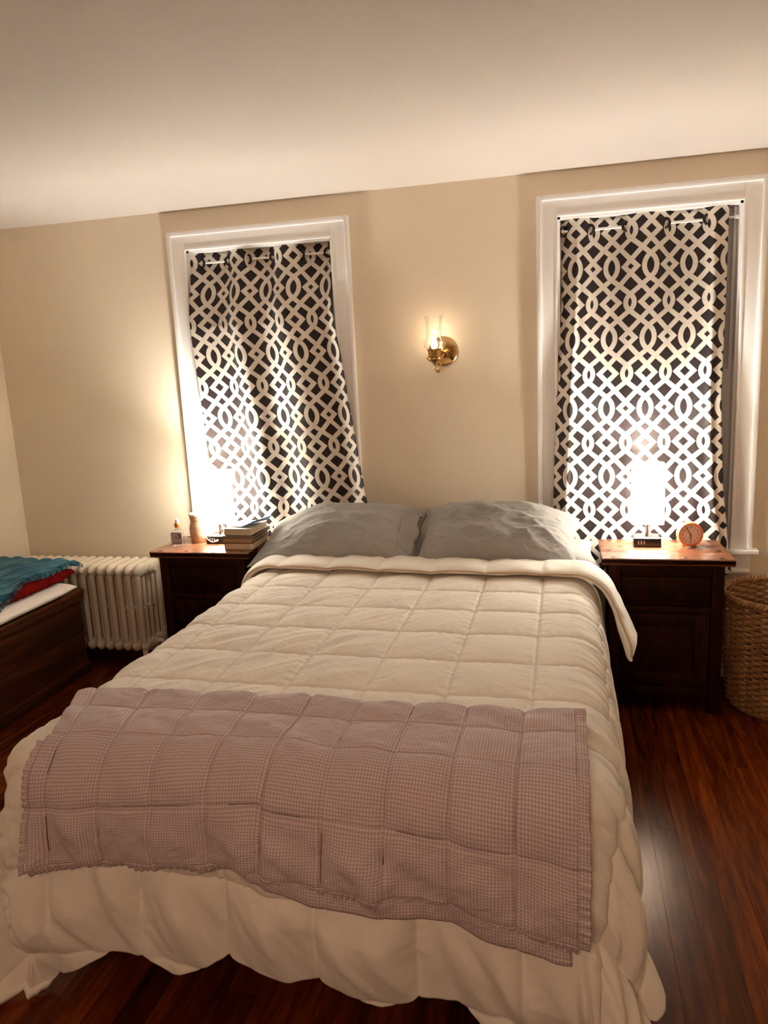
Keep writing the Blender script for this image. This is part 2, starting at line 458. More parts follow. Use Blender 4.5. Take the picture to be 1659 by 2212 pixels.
# windows --------------------------------------------------------------------------------
def window(name, x0, label):
    W = thing(name, label, 'window', (x0, 0, 0)); W['kind'] = 'structure'
    zb = STOOL
    def casing(nm, x0, x1, z0, z1, outer):
        o = MB().box(x0, x1, -0.020, -0.0005, z0, z1).build(nm, M['trim'], W, 0.003)
        return o
    casing('side_casing', 0.0, CW, zb, WTOP, 0); casing('side_casing', 1 - CW, 1, zb, WTOP, 1)
    casing('head_casing', CW, 1 - CW, WTOP - CT, WTOP, 2)
    MB().box(-0.004, 0.020, -0.034, -0.0005, zb, WTOP + 0.004).build('back_band', M['trim'], W, 0.005)
    MB().box(0.98, 1.004, -0.034, -0.0005, zb, WTOP + 0.004).build('back_band', M['trim'], W, 0.005)
    MB().box(0.020, 0.98, -0.034, -0.0005, WTOP - 0.02, WTOP + 0.004).build('back_band', M['trim'], W, 0.005)
    for a, b in ((CW - 0.012, CW + 0.001), (1 - CW - 0.001, 1 - CW + 0.012)):
        MB().box(a, b, -0.025, 0.0, zb, OPZ1 + 0.012).build('inner_bead', M['trim'], W, 0.003)
    MB().box(CW, 1 - CW, -0.025, 0.0, OPZ1 - 0.001, OPZ1 + 0.012).build('inner_bead', M['trim'], W, 0.003)
    # jambs, stops
    MB().box(CW - 0.002, CW + 0.012, 0, 0.15, zb, OPZ1).build('jamb', M['trim'], W)
    MB().box(1 - CW - 0.012, 1 - CW + 0.002, 0, 0.15, zb, OPZ1).build('jamb', M['trim'], W)
    MB().box(CW, 1 - CW, 0, 0.15, OPZ1 - 0.012, OPZ1 + 0.002).build('jamb', M['trim'], W)
    for a, b in ((CW + 0.012, CW + 0.026), (1 - CW - 0.026, 1 - CW - 0.012)):
        MB().box(a, b, 0.058, 0.072, zb, OPZ1 - 0.012).build('stop', M['trim'], W, 0.003)
    MB().box(-0.03, 1.03, -0.055, 0.15, STOOL - 0.026, STOOL).build('stool', M['trim'], W, 0.006, 3)
    MB().box(0.0, 1.0, -0.018, -0.0005, STOOL - 0.115, STOOL - 0.026).build('apron', M['trim'], W, 0.003)
    MB().box(0.0, 1.0, -0.026, -0.0005, STOOL - 0.121, STOOL - 0.105).build('apron', M['trim'], W, 0.003)
    zm = (zb + OPZ1) / 2 + 0.04
    for nm, y, z0, z1 in (('upper_sash', 0.115, zm - 0.02, OPZ1 - 0.012), ('lower_sash', 0.08, zb, zm + 0.02)):
        a, b = CW + 0.014, 1 - CW - 0.014
        s = MB().box(a, a + 0.05, y - 0.017, y + 0.017, z0, z1).box(b - 0.05, b, y - 0.017, y + 0.017, z0, z1)
        s.box(a + 0.05, b - 0.05, y - 0.017, y + 0.017, z1 - 0.045, z1).box(a + 0.05, b - 0.05, y - 0.017, y + 0.017, z0, z0 + 0.06)
        so = s.build(nm, M['trim'], W, 0.004)
        MB().box(a + 0.048, b - 0.048, y - 0.003, y + 0.003, z0 + 0.058, z1 - 0.043).build('pane', M['pane'], so)
    return W
window('window_1', WX[0], 'white framed window above the nightstand with the books')
window('window_2', WX[1], 'white framed window above the nightstand with the orange clock')

# curtains --------------------------------------------------------------------------------
def curtain(amps, x_of, groms, first_front, z_top, z_bot, urow, ucol, label, seed, rodspan):
    """groms: X of the grommets; cloth weaves behind / in front of the rod between them"""
    T = thing('curtain', label, 'curtain', (0, 0, 0), group='trellis print curtains')
    nu, nv = 181, 130
    g = np.array(groms)
    lo, hi = x_of(z_top)
    edges = np.concatenate([[2*g[0]-g[1]], g, [2*g[-1]-g[-2]]])
    # parametrise by X at the top
    xt = np.linspace(lo, hi, nu)
    seg = np.clip(np.searchsorted(edges, xt) - 1, 0, len(edges) - 2)
    ph = (xt - edges[seg]) / (edges[seg+1] - edges[seg])
    sign = np.where((seg % 2 == 0) == first_front, -1.0, 1.0)
    lobe = np.sin(PI * ph)
    wave = sign * np.sign(lobe) * np.abs(lobe) ** 0.75
    sharp = sign * lobe
    verts = []; uvs = []
    rod_y = 0.034
    zs = np.linspace(0, 1, nv)
    for j in range(nv):
        z = z_top + (z_bot - z_top) * zs[j]
        a, b = x_of(z)
        d = np.clip((z_top - z) / 1.5, 0, 1)
        yc = np.interp(z, [z_bot, 0.76] + amps[5][0] + [z_top], [-0.076, -0.076] + amps[5][1] + [rod_y])
        amp = float(np.interp(z, [z_bot, 0.78, 1.0, 1.2, 1.9, z_top], [0.006, 0.006, amps[2], amps[2], amps[1], amps[0]]))
        w = wave * (1 - d) + sharp * d
        x = a + (xt - lo) / (hi - lo) * (b - a)
        y = yc + amp * w
        y = y + 0.006 * vnoise(x * 9 + 3, np.full(nu, z * 1.3), seed) + 0.003 * vnoise(x * 26, np.full(nu, z * 2.1), seed + 5)
        crease = vnoise(x * 4.0 + 0.8 * z, np.full(nu, z * 0.5), seed + 9)
        y = y + 0.006 * d * np.abs(crease)
        for cx, cw_, ch in amps[3]: y = y + ch * np.exp(-((xt - cx - 0.05 * d * (cx - 0.5)) / cw_) ** 2) * min(1.0, (z_top - z) / 0.2)
        y = y + amps[4] * np.clip((0.17 - xt) / 0.06, 0, 1) ** 1.2
        y = np.minimum(y, np.where(np.full(nu, z) < amps[5][2], -0.036, 0.056))
        if z < 0.80: y = np.clip(y, -0.090, -0.060)
        verts.append(np.stack([x, y, np.full(nu, z)], 1))
        if j == 0 or j % 1 == 0:
            ds = np.sqrt(np.diff(x)**2 + np.diff(y)**2 * 0.6)
            s = np.concatenate([[0], np.cumsum(ds)])
            k = int(np.argmin(np.abs(xt - ucol)))
            uvs.append(np.stack([s - s[k], np.full(nu, z - urow)], 1))
    v = np.concatenate(verts); uv = np.concatenate(uvs); uv[:, 0] += 0.088
    me = mesh_pd('cloth', v, grid_faces(nu, nv)); set_uv(me, uv)
    o = put('cloth', me, M['curtain'], T, smooth=True)
    sm = o.modifiers.new('s', 'SOLIDIFY'); sm.thickness = 0.0025; sm.offset = 0
    zr = z_top - 0.052
    gm = MB()
    ring = [(0.021 * math.cos(2*PI*i/20), 0, 0.021 * math.sin(2*PI*i/20)) for i in range(20)]
    gme = MB().tube(ring, 0.006, 8, closed=True).mesh('grommet'); gme.materials.append(M['gromm']); gme.shade_smooth()
    for i, x in enumerate(groms):
        if x < lo - 0.01 or x > hi + 0.01: continue
        s = -1 if ((i + 1) % 2 == 0) == first_front else 1      # which way the cloth turns past this ring
        q = bpy.data.objects.new('grommet', gme); C.objects.link(q); q.parent = T
        q.location = (x, rod_y - 0.004, zr); q.rotation_euler = (0, 0, -0.6 * s)
    R = thing('curtain_rod', 'thin white tension rod inside the ' + rodspan[2], 'curtain rod', (0, 0, 0), group='white tension rods')
    MB().tube([(rodspan[0], rod_y, zr), (rodspan[1], rod_y, zr)], 0.0062, 12).build('rod', M['rod'], R, smooth=True)
    for a, b in ((rodspan[0], rodspan[0] + 0.018), (rodspan[1] - 0.018, rodspan[1])):
        MB().tube([(a, rod_y, zr), (b, rod_y, zr)], 0.010, 12).build('end_cap', M['rod'], R, smooth=True)
    return T

def xl_of(z):
    return (float(np.interp(z, [0.5, 0.9, 1.5, 1.9, 2.26], [-1.745, -1.745, -1.785, -1.815, -1.822])),
            float(np.interp(z, [0.5, 0.9, 1.65, 1.95, 2.26], [-0.865, -0.885, -0.985, -1.035, -1.042])))
def xr_of(z):
    return (float(np.interp(z, [0.5, 0.88, 1.44, 1.9, 2.26], [0.060, 0.070, 0.088, 0.112, 0.112])),
            float(np.interp(z, [0.5, 0.78, 1.0, 1.41, 1.9, 2.26], [0.912, 0.878, 0.850, 0.832, 0.845, 0.851])))
curtain((0.034, 0.026, 0.026, [], 0.0, ([1.0, 1.5, 1.85, 1.97, 2.08, 2.17], [-0.080, -0.074, -0.060, -0.036, 0.010, 0.034], 1.88)), xl_of, [-1.764, -1.606, -1.496, -1.352, -1.201, -1.054], True, 2.252, 0.54, 2.034, -1.243,
        'black and white trellis curtain behind the lamp and book stack', 11, (WX[0] + CW + 0.012, WX[0] + 1 - CW - 0.012, 'window above the books'))
curtain((0.024, 0.014, 0.010, [(0.185, 0.012, -0.010), (0.79, 0.014, -0.012)], 0.035, ([1.0, 1.4, 1.7, 2.0, 2.17], [-0.078, -0.060, -0.030, 0.008, 0.030], 1.42)), xr_of, [0.123, 0.244, 0.409, 0.581, 0.763, 0.872], False, 2.252, 0.545, 2.016, 0.519,
        'black and white trellis curtain behind the lamp and orange clock', 23, (WX[1] + CW + 0.012, WX[1] + 1 - CW - 0.012, 'window above the orange clock'))

# ------------------------------------------------------------------ bed
ZT, BX0, BX1, BYF, BR = 0.668, -1.235, 0.150, -2.225, 0.10      # flat top of the covers: side limits and foot limit
QA = BR * PI / 2

def drape(s, t, off=0.0, kside=0.06, kfoot=0.05, kcorner=0.16, gx=0.0):
    """cloth coordinates (metres) -> points and normals of a sheet lying on the bed and hanging down side and foot"""
    s = np.asarray(s, float); t = np.asarray(t, float)
    u = np.where(s > BX1, s - BX1, np.where(s < BX0, s - BX0, 0.0)); v = np.maximum(0.0, BYF - t)
    e = np.hypot(u, v); es = np.maximum(e, 1e-9)
    dx, dy = u / es, -v / es
    sc = np.abs(2 * dx * dy) ** 1.5
    k = kside * dx * dx + kfoot * dy * dy + kcorner * sc + gx
    a = np.minimum(e, QA) / BR
    rest = np.maximum(0.0, e - QA)
    hor = BR * np.sin(a) + k * rest; drop = BR * (1 - np.cos(a)) + rest * np.sqrt(np.maximum(0.1, 1 - k * k))
    nh = np.where(e > 0, np.sin(a), 0.0); nz = np.cos(a)
    x = np.clip(s, BX0, BX1) + dx * hor; y = np.maximum(t, BYF) + dy * hor; z = ZT - drop
    nx, ny = dx * nh, dy * nh
    x = x + nx * off; y = y + ny * off; z = z + nz * off
    low = np.maximum(0.0, 0.03 - z)
    z = z + low * 0.93; x = x + dx * low * 0.8; y = y + dy * low * 0.8
    return np.stack([x, y, z], -1), np.stack([nx, ny, nz], -1), e

B = thing('bed', 'wide bed with mattress and box spring under the quilted covers', 'bed', (-0.54, -1.2, 0))
def bedbox(nm, x0, x1, y0, y1, z0, z1, mat, bev): MB().box(x0 + 0.54, x1 + 0.54, y0 + 1.2, y1 + 1.2, z0, z1).build(nm, mat, B, bev, 4)
bedbox('mattress', -1.30, 0.215, -2.27, -0.13, 0.39, 0.645, M['sheet'], 0.06)
bedbox('box_spring', -1.29, 0.205, -2.26, -0.13, 0.17, 0.39, M['sheet'], 0.03)
bedbox('bed_frame', -1.28, 0.195, -2.24, -0.13, 0.12, 0.17, M['iron'], 0.005)
for x in (-1.2, 0.12):
    for y in (-2.0, -0.25): bedbox('leg', x - 0.02, x + 0.02, y - 0.02, y + 0.02, 0, 0.12, M['iron'], 0.004)

QC, QT, QS0, QT0 = 0.2445, 0.249, 0.033, -1.080
HEM_F, HEM_S, T_HEAD = 0.625, 0.43, -0.44
def quilt_height(s, t, e):
    fs = np.abs(np.sin(PI * (s - QS0) / QC)); ft = np.abs(np.sin(PI * (t - QT0) / QT))
    hang = np.clip((e - 0.05) / 0.25, 0, 1)
    p = (np.minimum(fs, 1) * np.minimum(ft, 1))
    puff = np.power(p + 1e-6, 0.42)
    A = 0.015 + 0.028 * hang
    h = A * puff
    # wrinkles fanning across the cells, mostly on the side of the window with the books
    ca, sa = math.cos(0.80), math.sin(0.80)
    xr_, yr_ = s * ca + t * sa, -s * sa + t * ca
    wl = np.clip((0.0 - s) / 0.7, 0.12, 1.0)
    h += (0.0060 * vnoise(xr_ * 4.5, yr_ * 24, 3) + 0.0024 * vnoise(xr_ * 11, yr_ * 55, 4)) * puff * wl * (1 - hang)
    ds = np.abs(((s - QS0) / QC + 0.5) % 1 - 0.5) * QC; dt = np.abs(((t - QT0) / QT + 0.5) % 1 - 0.5) * QT
    h -= 0.0045 * (np.exp(-(ds / 0.0055) ** 2) + np.exp(-(dt / 0.0055) ** 2)) * (1 - 0.4 * hang)     # stitched groove, puckers along it
    h += 0.0022 * vnoise(s * 14, t * 62, 8) * np.exp(-(ds / 0.03) ** 2) + 0.0022 * vnoise(s * 62, t * 14, 9) * np.exp(-(dt / 0.03) ** 2)
    # gathers on the long side seams
    side = np.exp(-((s - 0.285) / 0.10) ** 2) + np.exp(-((s + 1.39) / 0.10) ** 2)
    h += side * (0.010 * vnoise(t * 24 + s * 10, s * 5, 12) + 0.006 * vnoise(t * 52 + s * 16, s * 8, 13))
    # soft hanging folds on the foot and corners
    foot = np.clip((BYF - t - 0.1) / 0.45, 0, 1)
    h += foot * (0.040 * vnoise(s * 7.5 + t * 1.5, t * 1.5, 21) + 0.025 * vnoise(s * 17 + t * 6, t * 4, 22) + 0.006 * vnoise(s * 30 + t * 22, t * 9, 24))
    return h

def comforter():
    T = thing('comforter', 'cream quilted comforter covering the whole bed down to the floor', 'comforter', (0, 0, 0))
    nu, nv = 470, 520
    a = np.linspace(BX0 - HEM_S, BX1 + HEM_S, nu); b = np.linspace(0, 1, nv)
    S, Bv = np.meshgrid(a, b)
    foot_len = np.interp(S, [-1.66, -1.25, -1.10, -1.04, -0.86, -0.70, -0.40, -0.30, -0.12, -0.07, 0.0, 0.58],
                         [0.66, 0.72, 0.62, 0.585, 0.62, 0.565, 0.58, 0.60, 0.575, 0.61, 0.70, 0.68])
    foot_len = foot_len + 0.026 * np.abs(np.sin(PI * (S - QS0) / QC)) ** 0.6 - 0.016
    Tm = T_HEAD + (BYF - foot_len - T_HEAD) * Bv
    side_scale = 1 + 0.04 * np.abs(np.sin(PI * (Tm - QT0) / QT)) ** 0.6
    mid = (BX0 + BX1) / 2; flat = (BX1 - BX0) / 2
    q = S - mid
    S2 = mid + np.sign(q) * np.where(np.abs(q) > flat, flat + (np.abs(q) - flat) * side_scale, np.abs(q))
    P0, N, e = drape(S2, Tm)
    h = quilt_height(S2, Tm, e)
    # hem closes in towards the last stitched row
    edge = np.minimum(1, np.minimum((1 - Bv) * 14, 1))
    P = P0 + N * (h * (0.35 + 0.65 * edge))[..., None]
    P[..., 2] = np.maximum(P[..., 2], 0.022)
    me = mesh_pd('quilted_cover', P.reshape(-1, 3), flipped(grid_faces(nu, nv)))
    o = put('quilted_cover', me, M['cream'], T, smooth=True)
    m = o.modifiers.new('s', 'SOLIDIFY'); m.thickness = 0.018; m.offset = -1
    # turned-back head end: a puffy cuff lying over the top
    ns, nc = 260, 36
    s_lo, s_hi = BX0 - 0.30, BX1 + 0.29
    sv = np.linspace(s_lo, s_hi, ns)
    V = np.zeros((ns, nc, 3)); lip = []
    for i, s in enumerate(sv):
        over = max(0.0, s - BX1)
        wd = 0.205 + 0.15 * over + 0.012 * float(vnoise(s * 5, 0.3, 41))
        tf = -0.625 - 0.055 * (s - BX0) / (BX1 - BX0) - 0.85 * over + 0.015 * float(vnoise(s * 6, 2.2, 42))
        if s < BX0: tf += -0.25 * (BX0 - s)
        tb = tf + wd + 0.35 * over * 0.4
        pf = abs(math.sin(PI * (s - QS0) / QC)) ** 0.5
        th = 0.013 + 0.008 * pf
        th += 0.05 * over
        endt = min(1, (s - s_lo) / 0.04, (s_hi - s) / 0.05) ; th *= max(0.12, endt) ** 0.5
        cc = np.linspace(0, 2 * PI, nc, endpoint=False)
        cx = np.sign(np.cos(cc)) * np.abs(np.cos(cc)) ** 0.7; cz = np.sign(np.sin(cc)) * np.abs(np.sin(cc)) ** 0.75
        tt = (tf + tb) / 2 + (tb - tf) / 2 * cx
        off = 0.020 + th + th * cz + 0.004 * vnoise(np.full(nc, s * 22), tt * 18, 43) + over * 0.30
        p, nn, _ = drape(np.full(nc, s), tt, 0.0, gx=0.0)
        V[i] = p + nn * off[:, None]
        pl, nl, _ = drape(np.array([s]), np.array([tf - 0.002]))
        lip.append(tuple((pl + nl * (0.020 + th * 1.0 + over * 0.30))[0]))
    f = grid_faces(nc, ns, close_u=True) + [tuple(range(nc)), tuple(reversed([(ns-1)*nc + k for k in range(nc)]))]
    me = mesh_pd('turned_back_cuff', V.reshape(-1, 3), f)
    cu = put('turned_back_cuff', me, M['cuff'], T, smooth=True)
    MB().tube(lip[2:-2], 0.0045, 6).build('piping', M['piping'], cu, smooth=True)
    return T
comforter()

# lilac check throw across the foot -------------------------------------------------------
def throw():
    T = thing('throw_blanket', 'lilac gingham quilted throw folded across the foot of the bed', 'blanket', (0, 0, 0))
    qc = 0.1465
    def line_top(s): return -1.955 - 0.035 * (0.166 - s) / 1.46 + 0.006 * vnoise(s * 3, s * 0, 50)
    def line_bot(s): return np.interp(s, [-1.42, -1.2, -0.9, -0.58, -0.56, -0.25, 0.05, 0.17], [-2.550, -2.550, -2.520, -2.485, -2.500, -2.515, -2.550, -2.572])
    def layer(nm, s0, s1, dbot, off, mat, nu=220, nv=150, h=1.0):
        a = np.linspace(s0, s1, nu); b = np.linspace(0, 1, nv)
        S, Bv = np.meshgrid(a, b)
        S2 = S - 0.09 * (1 - np.clip(Bv / 0.45, 0, 1)) * np.clip((-0.6 - S) / 0.59, 0, 1)
        Tt = line_top(S); Tb = line_bot(S) + dbot * np.clip((S + 0.75) / 0.3, 0, 1)
        Tm = Tt + (Tb - Tt) * Bv
        ln = Bv * 0.615; qt = 0.165
        P0, N, e = drape(S2, Tm)
        fs = np.abs(np.sin(PI * (S - 0.166) / qc)); ft = np.abs(np.sin(PI * (ln - 0.12) / qt))
        puff = np.power(fs * ft + 1e-6, 0.5)
        hang = np.clip((e - 0.08) / 0.25, 0, 1)
        foot = np.clip((BYF - Tm - 0.1) / 0.45, 0, 1)
        env = 0.013 + 0.020 * hang + foot * 0.040 * vnoise(S2 * 7.5 + Tm * 1.5, Tm * 1.5, 21)
        under = 0.004 + np.maximum(env, quilt_height(S2, Tm, e))
        gs = np.abs(((S - 0.166) / qc + 0.5) % 1 - 0.5) * qc; gt = np.abs(((ln - 0.12) / qt + 0.5) % 1 - 0.5) * qt
        groove = np.exp(-(gs / 0.006) ** 2) + np.exp(-(gt / 0.006) ** 2)
        ca, sa = math.cos(0.5), math.sin(0.5)
        xr_, yr_ = S * ca + ln * sa, -S * sa + ln * ca
        wr = 0.0042 * vnoise(xr_ * 6, yr_ * 22, 61) + 0.003 * vnoise(S * 12, ln * 60, 65) * np.exp(-(gt / 0.02) ** 2) + 0.003 * vnoise(S * 60, ln * 12, 66) * np.exp(-(gs / 0.02) ** 2) + 0.0018 * vnoise(S * 30, ln * 30, 62)
        fold = hang * (0.014 * vnoise(S * 9, ln * 3, 63) + 0.006 * vnoise(S * 22 + ln * 14, ln * 8, 64))
        H = under + off + h * (0.010 * puff - 0.004 * groove + wr + np.maximum(fold, -0.002))
        P = P0 + N * H[..., None]
        me = mesh_pd(nm, P.reshape(-1, 3), flipped(grid_faces(nu, nv))); set_uv(me, np.stack([S, ln], -1).reshape(-1, 2))
        o = put(nm, me, mat, T, smooth=True)
        m = o.modifiers.new('s', 'SOLIDIFY'); m.thickness = 0.006; m.offset = 1
        return P, N, S
    P, N, S = layer('top_layer', -1.195, 0.150, 0.0, 0.012, M['check'], 330, 200)
    layer('under_layer', -1.18, 0.136, -0.055, 0.000, M['check'], 160, 90, 0.6)
    # gathered ruffle edging on the free side and the hem
    def ruffle(edge, nrm, outdir, w, seed):
        n = len(edge); L = np.concatenate([[0], np.cumsum(np.linalg.norm(np.diff(edge, axis=0), axis=1))])
        q = np.linspace(0, L[-1], int(L[-1] / 0.0035))
        E_ = np.stack([np.interp(q, L, edge[:, k]) for k in range(3)], 1); Nn = np.stack([np.interp(q, L, nrm[:, k]) for k in range(3)], 1)
        O = np.stack([np.interp(q, L, outdir[:, k]) for k in range(3)], 1)
        rows = []; m = 6
        for j in range(m):
            f = j / (m - 1)
            wv = 0.0028 * np.sin(q * 2 * PI / 0.021 + 5 * vnoise(q * 20, q * 0, seed)) * (0.3 + f)
            rows.append(E_ + O * (f * w * (1 + 0.06 * vnoise(q * 30, q * 0 + 4, seed)))[:, None] + Nn * (0.007 + wv)[:, None])
        Vv = np.stack(rows, 0).reshape(-1, 3)
        me = mesh_pd('ruffle', Vv, grid_faces(len(q), m)); uv = np.stack([np.tile(q, m), np.repeat(np.linspace(0, w, m), len(q))], 1); set_uv(me, uv)
        o = put('ruffle', me, M['check'], T, smooth=True)
        md = o.modifiers.new('s', 'SOLIDIFY'); md.thickness = 0.004; md.offset = 0
    def outd(A, Bp):
        d = A - Bp; return d / np.maximum(1e-6, np.linalg.norm(d, axis=-1, keepdims=True))
    ruffle(P[:, -1], N[:, -1], outd(P[:, -1], P[:, -6]), 0.026, 71)
    ruffle(P[-1, :], N[-1, :], outd(P[-1, :], P[-5, :]), 0.024, 72)
    ruffle(P[100:, 0], N[100:, 0], outd(P[100:, 0], P[100:, 5]), 0.016, 73)
throw()

# pillows ---------------------------------------------------------------------------------
def pillow_mesh(nm, hw, hd, ht, hb, n=70, seed=1, sag=0.0, wr=0.006, pinch=0.08, bend=None, p=2.6):
    u = np.sin(np.linspace(-1, 1, n) * PI / 2) ; v = np.sin(np.linspace(-1, 1, n) * PI / 2)
    U, Vv = np.meshgrid(u, v)
    Tt = np.sqrt(np.maximum(0, (1 - np.abs(U) ** p)) * np.maximum(0, (1 - np.abs(Vv) ** p)))
    x = hw * U * (1 - pinch * (1 - Vv ** 2) * U ** 2); y = hd * Vv * (1 - pinch * (1 - U ** 2) * Vv ** 2)
    rid = lambda a, b, k: 1 - 2.2 * np.abs(vnoise(a, b, k))
    w = wr * (0.9 * vnoise(U * 4 + 3, Vv * 3, seed) + 0.5 * rid(U * 3.5 + Vv * 2, Vv * 3 - U * 1.5, seed + 1) + 0.22 * rid(U * 8 - Vv * 4, Vv * 6 + U * 2, seed + 2))
    rad = np.maximum(np.abs(U), np.abs(Vv))
    z0 = -sag * (U ** 2) + (bend(U, Vv) if bend else 0)
    top = z0 + ht * Tt + w * (0.25 + 0.75 * Tt); bot = z0 - hb * Tt
    edge = (rad > 0.9999)
    bot = np.where(edge, top - 0.0015, bot)
    V = np.concatenate([np.stack([x, y, top], -1).reshape(-1, 3), np.stack([x, y, bot], -1).reshape(-1, 3)])
    f = grid_faces(n, n); N2 = n * n
    f += [tuple(N2 + i for i in reversed(q)) for q in grid_faces(n, n)]
    ring = [i for i in range(n)] + [j * n + n - 1 for j in range(1, n)] + [(n-1) * n + i for i in range(n - 2, -1, -1)] + [j * n for j in range(n - 2, 0, -1)]
    for a, b in zip(ring, ring[1:] + ring[:1]): f.append((b, a, a + N2, b + N2))
    return mesh_pd(nm, V, f)

def pillow(label, loc, rx, rz, mat, ry=0.0, flange=None, group='pillows at the head of the bed', **kw):
    T = thing('pillow', label, 'pillow', loc, 0, group); T.rotation_euler = (rx, ry, rz)
    put('pillowcase', pillow_mesh('pillowcase', **kw), mat, T, smooth=True)
    if flange:                                              # open end of the pillowcase: loose cuff past the filling
        hw, hd = flange
        n, m = 80, 12
        rows = []
        for j in range(m):
            f = j / (m - 1); a = np.linspace(0, 2 * PI, n, endpoint=False)
            y = hd * (0.97 - 0.05 * f) * np.sign(np.cos(a)) * np.abs(np.cos(a)) ** 0.8
            z = (0.055 - 0.012 * f) * np.sin(a) + 0.012 * vnoise(a * 2.5, a * 0 + f * 1.2, 91) * f - 0.02 * f
            x = hw - 0.06 + 0.085 * f + 0.012 * vnoise(a * 3, a * 0, 92) * f
            rows.append(np.stack([x, y, z], 1))
        me = mesh_pd('open_end', np.concatenate(rows), grid_faces(n, m, close_u=True))
        o = put('open_end', me, mat, T, smooth=True)
        md = o.modifiers.new('s', 'SOLIDIFY'); md.thickness = 0.003
    return T
pillow('flat cream pillow underneath the grey pillow nearest the books', (-0.98, -0.30, 0.715), 0.05, 0.0, M['sheet'], hw=0.33, hd=0.20, ht=0.06, hb=0.055, n=40, seed=5)
pillow('flat pale grey pillow underneath the grey pillow nearest the clock', (-0.085, -0.29, 0.700), 0.05, 0.03, M['greyl'], hw=0.36, hd=0.20, ht=0.05, hb=0.045, n=40, seed=6)
pillow('plump grey pillow leaning beside the book stack', (-0.985, -0.310, 0.793), 0.50, 0.02, M['grey'], hw=0.435, hd=0.215, ht=0.115, hb=0.05, n=130, seed=15, wr=0.011, p=2.1,
       bend=lambda U, V: -0.15 * np.clip(-U - 0.15, 0, 1) ** 1.1 * (0.25 + 0.75 * (V + 1) / 2) - 0.10 * np.clip(U - 0.45, 0, 1) ** 1.5, flange=(0.385, 0.165))
pillow('wrinkled grey pillow lying beside the curtain with the clock', (-0.185, -0.310, 0.795), 0.50, 0.0, M['grey'], hw=0.385, hd=0.215, ht=0.105, hb=0.05, n=130, seed=33, wr=0.016, p=2.6,
       bend=lambda U, V: -0.16 * np.clip(U - 0.40, 0, 1) ** 1.2 * (0.25 + 0.75 * (V + 1) / 2) - 0.05 * np.clip(-U - 0.6, 0, 1) ** 1.3)

